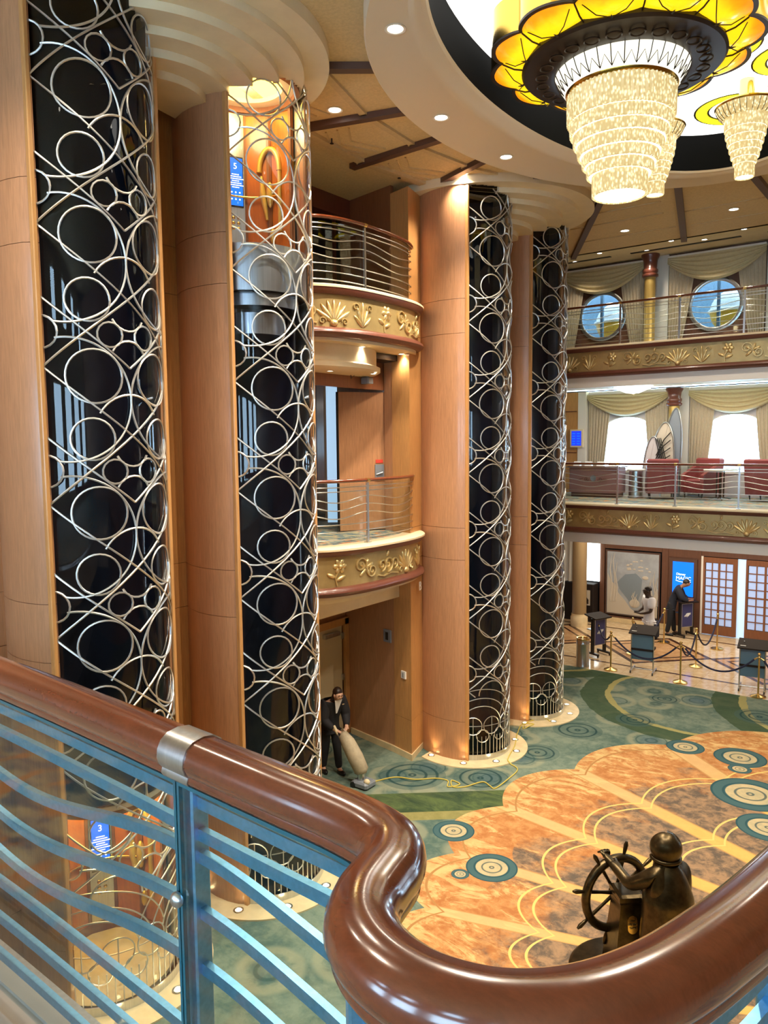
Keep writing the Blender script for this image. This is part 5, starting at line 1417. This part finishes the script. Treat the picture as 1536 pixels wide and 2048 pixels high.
# ------------------------------------------------------------ chandeliers
def fluted(prof, n, c, amp):
    """lathe whose radius alternates to read as hanging rods"""
    rings = [[(c[0] + r * (1 + (amp if k % 2 else 0)) * math.cos(2 * PI * k / n), c[1] + r * (1 + (amp if k % 2 else 0)) * math.sin(2 * PI * k / n), c[2] + z) for k in range(n)] for r, z in prof]
    return MB().loft(rings, True, False)
def crystals(t, c, tiers, n):
    for k, (r0, r1, z0, z1) in enumerate(tiers):
        fluted([(r0, z0), (r0, z0 - (z0 - z1) * .5), (r0 * .995, z1 + .01), (r1, z1)], n, c, .022).build('crystal_tier', 'crystal', t, 20)
        zb = z1 + .012
        MB().lathe([(.001, zb + .02), (r1 * .98, zb)], 40, c).build('crystal_floor', 'crystal_bright', t, 60)
MC = (-3.45, 9.40, 0)
t = thing('main_chandelier', 'great chandelier of amber petals, bronze ring and stepped crystal tiers', 'chandelier', (MC[0], MC[1], 10.90))
NP = 12
def scal(a): return abs(math.cos(a * NP / 2)) ** .6
def scal_ring(R, d, z, n=192, ph=0.):
    return [(MC[0] + (R + d * (abs(math.sin(a * NP / 2)) ** .75)) * math.cos(a + ph), MC[1] + (R + d * (abs(math.sin(a * NP / 2)) ** .75)) * math.sin(a + ph), z) for a in [2 * PI * i / n for i in range(n)]]
MB().loft([scal_ring(1.43, .14, 10.90), scal_ring(1.43, .14, 10.50), scal_ring(1.41, .14, 10.50), scal_ring(1.41, .14, 10.90)], True, False).build('scalloped_drum', 'gold_polished', t, 20)
MB().loft([scal_ring(1.435, .145, 10.50), scal_ring(1.435, .145, 10.475), scal_ring(1.39, .13, 10.475), scal_ring(1.39, .13, 10.50)], True, False).build('drum_edge', 'chand_bronze', t, 20)
for k in range(NP):
    a0, a1 = 2 * PI * k / NP, 2 * PI * (k + 1) / NP
    def f(u, v):
        a = a0 + (a1 - a0) * u; s = abs(math.sin(a * NP / 2)) ** .75
        R = 1.10 + (1.40 + .13 * s - 1.10) * v
        bul = math.sin(PI * u) * math.sin(PI * min(1, v * .8 + .12))
        return (MC[0] + R * math.cos(a), MC[1] + R * math.sin(a), 10.40 + .09 * v - .06 * bul)
    MB().grid(f, 12, 8).build('amber_petal', 'amber_glass', t, 60)
    am = (a0 + a1) / 2
    pt = lambda r, a, z: (MC[0] + r * math.cos(a), MC[1] + r * math.sin(a), z)
    m = MB()
    m.tube([pt(1.12, a0, 10.385), pt(1.26, a0, 10.405), pt(1.40, a0, 10.47)], .010, 5)
    m.tube([pt(1.15, am, 10.365), pt(1.18, am, 10.345), pt(1.24, am, 10.345)], [.012, .014, .003], 5)
    m.tube([pt(1.18, am, 10.345), pt(1.27, am - .12, 10.36), pt(1.37, a0 + .05, 10.455)], .006, 5)
    m.tube([pt(1.18, am, 10.345), pt(1.27, am + .12, 10.36), pt(1.37, a1 - .05, 10.455)], .006, 5)
    m.build('petal_leading', 'chand_bronze', t, 60)
MB().lathe([(1.16, 10.40), (1.17, 10.36), (1.14, 10.33), (1.06, 10.325), (.99, 10.315), (.93, 10.29), (.80, 10.27), (.76, 10.29), (.76, 10.42), (1.16, 10.42)], 80, MC, closed_prof=True).build('bronze_ring', 'chand_bronze', t, 40)
m = MB()
for k in range(24):
    a = 2 * PI * k / 24
    m.tube([(MC[0] + (.93 + .075 * math.cos(b)) * math.cos(a + .09 * math.sin(b)), MC[1] + (.93 + .075 * math.cos(b)) * math.sin(a + .09 * math.sin(b)), 10.283 + .0) for b in [2 * PI * i / 16 for i in range(16)]], .010, 5, closed=True)
m.build('ring_tracery', 'chand_bronze', t, 60)
MB().lathe([(.78, 10.30), (.72, 10.18), (.66, 10.10), (.60, 10.06)], 64, MC).build('glass_bowl', 'crystal_bright', t, 60)
m = MB()
for k in range(32):
    a = 2 * PI * k / 32; b = a + PI / 32
    P3 = lambda r, a, z: (MC[0] + r * math.cos(a), MC[1] + r * math.sin(a), z)
    m.tube([P3(.785, a, 10.295), P3(.728, a, 10.178), P3(.665, a, 10.096)], .006, 5)
    m.tube([P3(.665, a, 10.096), P3(.74, b, 10.20), P3(.665, a + PI / 16, 10.096)], .005, 4)
m.build('bowl_ribs', 'chand_bronze', t, 60)
MB().lathe([(.60, 10.03), (.64, 10.05), (.65, 10.08), (.61, 10.085)], 64, MC, closed_prof=True).build('crystal_hoop', 'gold_polished', t, 60)
crystals(t, MC, ((.62, .60, 10.05, 9.72), (.585, .57, 9.72, 9.58), (.545, .53, 9.58, 9.46), (.495, .48, 9.46, 9.33), (.44, .42, 9.33, 9.21), (.385, .37, 9.21, 9.09), (.32, .30, 9.10, 8.86)), 144)
def small_chandelier(x, y, label):
    c = (x, y, 0); t = thing('small_chandelier', label, 'chandelier', (x, y, 10.90), 0, 'small crystal chandeliers in the oval well')
    MB().lathe([(.001, 10.895), (.10, 10.895), (.10, 10.56), (.001, 10.56)], 20, c).build('stem', 'brass', t, 40)
    MB().lathe([(.40, 10.56), (.415, 10.54), (.40, 10.52), (.001, 10.54), (.001, 10.57)], 48, c).build('crown_rim', 'gold_polished', t, 40)
    MB().lathe([(.40, 10.52), (.36, 10.44), (.30, 10.38), (.001, 10.38)], 48, c).build('glass_bowl', 'crystal', t, 60)
    m = MB()
    for k in range(28):
        a = 2 * PI * k / 28
        m.tube([(x + r * math.cos(a), y + r * math.sin(a), z) for r, z in ((.402, 10.515), (.362, 10.437), (.304, 10.376))], .004, 4)
    m.build('bowl_ribs', 'chand_bronze', t, 60)
    crystals(t, c, ((.275, .27, 10.38, 10.22), (.26, .25, 10.22, 10.12), (.235, .225, 10.12, 10.02), (.21, .20, 10.02, 9.93), (.185, .175, 9.93, 9.84), (.155, .145, 9.84, 9.76), (.13, .12, 9.76, 9.58)), 72)
small_chandelier(-3.86, 12.0, 'small crystal chandelier half hidden behind the great chandelier')
small_chandelier(-2.62, 12.0, 'small crystal chandelier right of the great chandelier')

# ------------------------------------------------------------ recessed downlights
DL_RIM = MB().lathe([(.085, .0), (.11, -.004), (.115, -.012), (.10, -.016), (.085, -.008)], 28, closed_prof=True).mesh('trim_ring', 'white_paint', 60)
DL_LENS = MB().lathe([(.001, -.003), (.088, -.003)], 24).mesh('lamp_face', 'lamp_white', 0)
def downlight(x, y, z, label, energy, k=1., ang=2.1):
    t = thing('ceiling_downlight', label, 'ceiling light', (x, y, z), 0, 'round recessed ceiling lights'); t.scale = (k, k, k)
    link('trim_ring', DL_RIM, t, False); link('lamp_face', DL_LENS, t, False)
    if energy: spot('downlight_beam', (x, y, z - .04), energy, ang, .7, WARM, (0, 0, -1), .07)
for k, (dg_, w_) in enumerate(((227.4, 'nearest the top edge of the photo'), (192.3, 'second from the top, left of the great chandelier'), (166.9, 'third from the top, left of the crystal tiers'), (262, 'above the viewer'), (300, 'right of the viewer overhead'), (340, 'on the far right side'), (20, 'on the right, past the chandeliers'))):
    a = math.radians(dg_)
    x, y = OC[0] + 2.75 * math.cos(a), OC[1] + 4.19 * math.sin(a)
    downlight(x, y, 10.30, 'round downlight in the white oval ring, ' + w_, L_RING)
for x, y, w in ((-7.2, 8.55, 'in the beige bay above the gap right of the second column'), (-7.12, 11.85, 'in the beige bay beside the third column'), (-3.9, 17.06, 'in the far beige bay at the right'), (-6.19, 17.24, 'in the far beige bay left of it'), (-1.2, 17.2, 'in the far beige bay beyond the photo edge')):
    downlight(x, y, ZC, 'round downlight ' + w, L_DOWN * (1.6 if x < -7 else 1))
for x, y, z, w in ((-8.0, 10.1, Z5 - .84, 'in the front rim under the upper curved balcony'), (-8.12, 11.4, Z5 - .84, 'at the right end under the upper curved balcony'), (-8.35, 9.7, Z5 - 1.24, 'left in the drum under the upper curved balcony'), (-8.15, 10.6, Z5 - 1.24, 'right in the drum under the upper curved balcony')):
    downlight(x, y, z, 'small round downlight ' + w, L_DOWN * .22, .6)
for k, (x, y) in enumerate(((-8.0, 20.4), (-6.9, 20.9), (-6.1, 20.3), (-5.4, 20.7), (-4.4, 20.3), (-8.9, 20.9))):
    downlight(x, y, 10.92, 'tiny ceiling spot over the upper gallery, %s from the columns' % ('third', 'fourth', 'fifth', 'sixth', 'seventh', 'second')[k], L_DOWN * .35, .7)
for x, y, w in ((-5.3, 4.0, 'before the near column pair'), (-6.6, 2.0, 'over the near end of the wood wall'), (-4.6, 1.2, 'over the landing')):  # extra overhead lamps, added to brighten the wood on the left
    downlight(x, y, ZC, 'added fill downlight in the ceiling ' + w, L_RING * .45)
# sprinkler heads
for k, (x, y, z, w) in enumerate(((-6.55, 6.2, 10.40, 'under the stepped soffit over the near columns'), (-7.9, 9.3, ZC, 'in the bay above the curved balcony'), (-8.0, 11.2, ZC, 'in the bay right above the curved balcony'), (-6.2, 14.2, 10.40, 'under the stepped soffit over the far columns'), (-9.2, 9.2, ZC, 'in the dark recess ceiling'))):
    t = thing('sprinkler_head', 'small bronze sprinkler head ' + w, 'sprinkler', (x, y, z), 0, 'ceiling sprinklers')
    MB().tube([(x, y, z), (x, y, z - .07)], .012, 8).build('nozzle', 'chand_bronze', t, 50)
    MB().lathe([(.001, -.07), (.03, -.07), (.03, -.078), (.001, -.078)], 12, (x, y, z)).build('deflector', 'chand_bronze', t, 40)

# ------------------------------------------------------------ doors and fittings of the recess
d = tag(MB().bx(-9.90, -9.86, 10.66, 11.68, .03, 2.26).build('door_3', 'door_cream', None, 0), kind='structure')
for zz in (.35, 1.2, 2.05): MB().bx(-9.87, -9.83, 11.66, 11.74, zz - .06, zz + .06).build('hinge', 'steel', d, 0)
MB().bx(-9.86, -9.78, 11.1, 11.55, 2.10, 2.18).build('door_closer', 'steel', d, 0)
MB().bx(-9.86, -9.80, 11.72, 11.86, 0, 2.4).build('door_frame', 'trim_wood', d, 0)
MB().bx(-9.86, -9.80, 10.5, 11.86, 2.28, 2.42).build('door_frame', 'trim_wood', d, 0)
DA, DB = Vector((-8.69, 11.68)), Vector((-9.16, 10.86)); DD = (DB - DA).normalized(); DN = Vector((-DD.y, DD.x)); DN = DN if DN.x > 0 else -DN
def leaf_box(s0, s1, z0, z1, d0, d1, name, mat, par=None):
    q = [DA + DD * s0 + DN * d0, DA + DD * s1 + DN * d0, DA + DD * s1 + DN * d1, DA + DD * s0 + DN * d1]
    return MB().prism([(v.x, v.y) for v in q], z0, z1).build(name, mat, par, 0)
d = tag(leaf_box(.03, .95, 4.30, 6.86, -.05, 0, 'door_4', 'panel_wood'), kind='structure')
leaf_box(-.07, .0, 4.28, 6.9, -.06, .02, 'steel_jamb', 'steel', d)
leaf_box(.0, .03, 4.30, 6.86, -.04, .012, 'white_edge', 'paper_white', d)
leaf_box(.06, .24, 5.22, 5.52, 0, .02, 'lock_plate', 'grey_plate', d)
p0 = DA + DD * .22 + DN * .03; p1 = DA + DD * .10 + DN * .05
MB().tube([(p0.x, p0.y, 5.33), (p1.x, p1.y, 5.37)], .014, 8).build('lever_handle', 'steel', d, 60)
leaf_box(.08, .22, 5.55, 5.61, 0, .012, 'red_notice', 'red_sign', d)
leaf_box(.95, .98, 4.30, 6.86, -.05, .005, 'dark_edge', 'black', d)
t = thing('camera_bracket', 'grey ceiling-mounted camera and cables under the upper curved balcony', 'camera', (-8.6, 11.0, 7.4))
MB().bx(-8.66, -8.54, 10.9, 11.1, 7.28, 7.4).build('mount_plate', 'steel', t, 0)
MB().tube([(-8.6, 11.0, 7.3), (-8.6, 11.0, 7.1)], .03, 8).build('stem', 'steel', t, 50)
MB().cbx(-8.69, -8.51, 10.92, 11.08, 6.98, 7.10, .02).build('camera_body', 'grey_plate', t, 30)
MB().tube([(-8.6, 10.85, 7.39), (-8.6, 10.7, 7.15), (-8.6, 10.55, 7.05), (-8.6, 10.5, 7.39)], .008, 6).build('cable', 'black', t, 60)
t = thing('stair_rail', 'dark stair handrail with pale balusters in the passage behind the middle balcony', 'stair rail', (-11.0, 11.6, Z4))
MB().tube([(-11.6, 11.2, Z4 + 1.3), (-11.0, 11.7, Z4 + 1.0), (-10.7, 11.95, Z4 + 1.0)], .03, 8).build('handrail', 'mahogany', t, 60)
for k in range(5):
    x, y = -11.5 + k * .19, 11.28 + k * .16
    MB().tube([(x, y, Z4), (x, y, Z4 + 1.1)], .012, 6).build('baluster', 'white_paint', t, 60)
t = thing('wall_letter', 'white letter B sign on the pilaster under the middle balcony', 'sign', (-7.985, 11.5, 3.3))
text_part('B', .24, Matrix.Translation((-8.02, 11.72, 3.25)) @ Matrix.Rotation(math.atan2(.66, -.17), 4, 'Z') @ Matrix.Rotation(PI / 2, 4, 'X') @ Matrix.Translation((0, 0, .05)), 'paper_white', t)
def wall_plate(name, label, cat, f, z0, z1, w, mat, inner=None):
    a = Vector((-8.46, 11.57)); b = Vector((-9.9, 11.86)) if f >= 0 else Vector((-7.97, 11.42))
    d_ = (b - a).normalized(); p = a + d_ * abs(f); nrm = Vector((-abs(d_.y), -abs(d_.x))).normalized() if f >= 0 else Vector((-.28, -.96))
    q = [p - d_ * w, p + d_ * w, p + d_ * w + nrm * .03, p - d_ * w + nrm * .03]
    t = thing(name, label, cat, (p.x, p.y, z0))
    MB().prism([(v.x, v.y) for v in q], z0, z1).build('plate', mat, t, 0)
    if inner:
        zc = (z0 + z1) / 2; o = p + nrm * .033
        MB().prism([(v.x, v.y) for v in (o - d_ * w * .35, o + d_ * w * .35, o + d_ * w * .35 + nrm * .006, o - d_ * w * .35 + nrm * .006)], zc - (z1 - z0) * .3, zc + (z1 - z0) * .32).build('plate_mark', inner, t, 0)
wall_plate('keyhole_plate', 'dark square wall plate with a keyhole-shaped mark on the recess wall', 'wall plate', .18, 2.12, 2.36, .10, 'grey_plate', 'black')
wall_plate('notice_plate', 'small white printed notice on the pilaster edge', 'sign', -.30, 1.52, 1.66, .065, 'paper_white', 'mural_grey')

# ------------------------------------------------------------ the viewer's landing: slab, railing with curling handrail
RP = [(-4.6, 1.10), (-3.2, 1.08), (-2.18, 1.055), (-1.63, 1.03), (-1.27, 1.008), (-.99, .992), (-.85, .985), (-.76, .972), (-.70, .945), (-.668, .90), (-.655, .85), (-.64, .80), (-.605, .75), (-.545, .715), (-.47, .705), (-.385, .73), (-.315, .79), (-.262, .88), (-.225, .99), (-.19, 1.13), (-.13, 1.45), (-.02, 2.1), (.15, 3.0)]
rp = catmull(RP, 5)
land = sgroup('floor_landing')
edge = [(x, y + .12) for x, y in RP[:8]] + [(-.5, 1.0), (-.38, 1.05), (-.34, 1.5), (-.24, 2.1), (-.05, 3.0)]
MB().prism([(-8.2, 1.22)] + edge + [(9, 3.0), (9, -7), (-8.2, -7)], Z4 - .6, Z4 - .02).build('landing_slab', 'landing_stone', land, 0)
MB().prism([(-8.2, .75)] + [(x, y - .3) for x, y in RP[:8]] + [(-.3, .5), (0.05, 1.2), (.35, 3.0), (9, 3.0), (9, -7), (-8.2, -7)], Z4 - .02, Z4 - .005).build('landing_carpet', 'deck_carpet', land, 0)
for o, w, h in ((.02, .05, .012), (.10, .02, .006), (-.10, .06, .008)):
    MB().sweep([(x, y, Z4 - .02) for x, y in rp[:36]], [(-o - w, 0), (-o, 0), (-o, h), (-o - w, h)]).build('edge_strip', 'steel' if o == .10 else 'landing_stone', land, 0)
t = thing('foreground_railing', 'polished mahogany handrail over steel bars tinted daylight blue and glass in the foreground', 'railing', (-1.27, 1.0, Z4))
prof = [(.047, -.022), (.052, -.008), (.050, .010), (.042, .026), (.026, .037), (0, .041), (-.026, .037), (-.042, .026), (-.050, .010), (-.052, -.008), (-.047, -.022), (-.040, -.030), (-.043, -.040), (-.036, -.052), (-.02, -.058), (0, -.060), (.02, -.058), (.036, -.052), (.043, -.040), (.040, -.030)]
ZR = 5.285
MB().sweep([(x, y, ZR) for x, y in rp], prof).build('handrail', 'mahogany', t, 50)
PR = Path(rp); s_post = min(range(len(rp)), key=lambda i: abs(rp[i][0] + 1.25) + (rp[i][1] < .9) * 9)
sp = PR.s[s_post]
MB().sweep(PR.sub(sp - .045, sp + .045, ZR, 2), [(u * 1.05, w * 1.06 + .001) for u, w in prof]).build('rail_sleeve', 'steel', t, 50)
s2 = PR.s[min(range(len(rp)), key=lambda i: math.hypot(rp[i][0] + .60, rp[i][1] - .75))]
s0 = sp - 1.55
for d in (s0, sp, s2, s2 + .75):
    x, y, nx, ny = PR.at(d); a = math.atan2(ny, nx)
    MB().cbx(-.022, .022, -.026, .026, 0, ZR - .05 - Z4, .004).bx(-.05, .05, -.05, .05, 0, .015).map(lambda px, py, pz: (x + px * math.cos(a) - py * math.sin(a), y + px * math.sin(a) + py * math.cos(a), Z4 + pz)).build('post', 'rail_metal_sky_tint', t, 0)
for d0, d1 in ((s0, sp), (sp, s2), (s2, s2 + .75)):
    for z, wv in ((5.185, 0), (5.115, 0), (5.02, 1), (4.895, 1), (4.77, 1), (4.64, 0), (4.52, 0), (4.40, 0)):
        q = PR.sub(d0 + .02, d1 - .02, z, 28)
        if wv: q = [(a, b, c + .045 * math.cos(2 * PI * i / 28)) for i, (a, b, c) in enumerate(q)] if d0 == s0 else [(a, b, c + .045 * math.cos(min(1, (d1 - d0) / 1.5) * 2 * PI * i / 28)) for i, (a, b, c) in enumerate(q)]
        MB().sweep(q, [(-.008, -.013), (.008, -.013), (.008, .013), (-.008, .013)]).build('bar', 'rail_metal_sky_tint', t, 0)
for d0, d1 in ((s0 + .02, sp - .006), (sp + .006, s2 - .10)):
    q = PR.sub(d0, d1, 0, 20, .036)
    MB().sweep(q, [(-.004, Z4 + .06), (.004, Z4 + .06), (.004, 5.235), (-.004, 5.235)]).build('glass_pane', 'clear_glass', t, 0)
    MB().sweep(q, [(-.0045, 5.228), (.0045, 5.228), (.0045, 5.236), (-.0045, 5.236)]).build('glass_edge', 'edge_teal', t, 0)
    for dd in (d0, d1):
        x, y, nx, ny = PR.at(dd); x += nx * .036; y += ny * .036
        MB().bx(x - .0035, x + .0035, y - .0048, y + .0048, Z4 + .06, 5.235).build('glass_edge', 'edge_teal', t, 0)
for zz in (4.98, 4.55):
    x, y, nx, ny = PR.at(sp); MB().ball((x + nx * .048, y + ny * .048, zz), (.017, .012, .017), 14, 8).build('glass_stud', 'steel', t, 60)
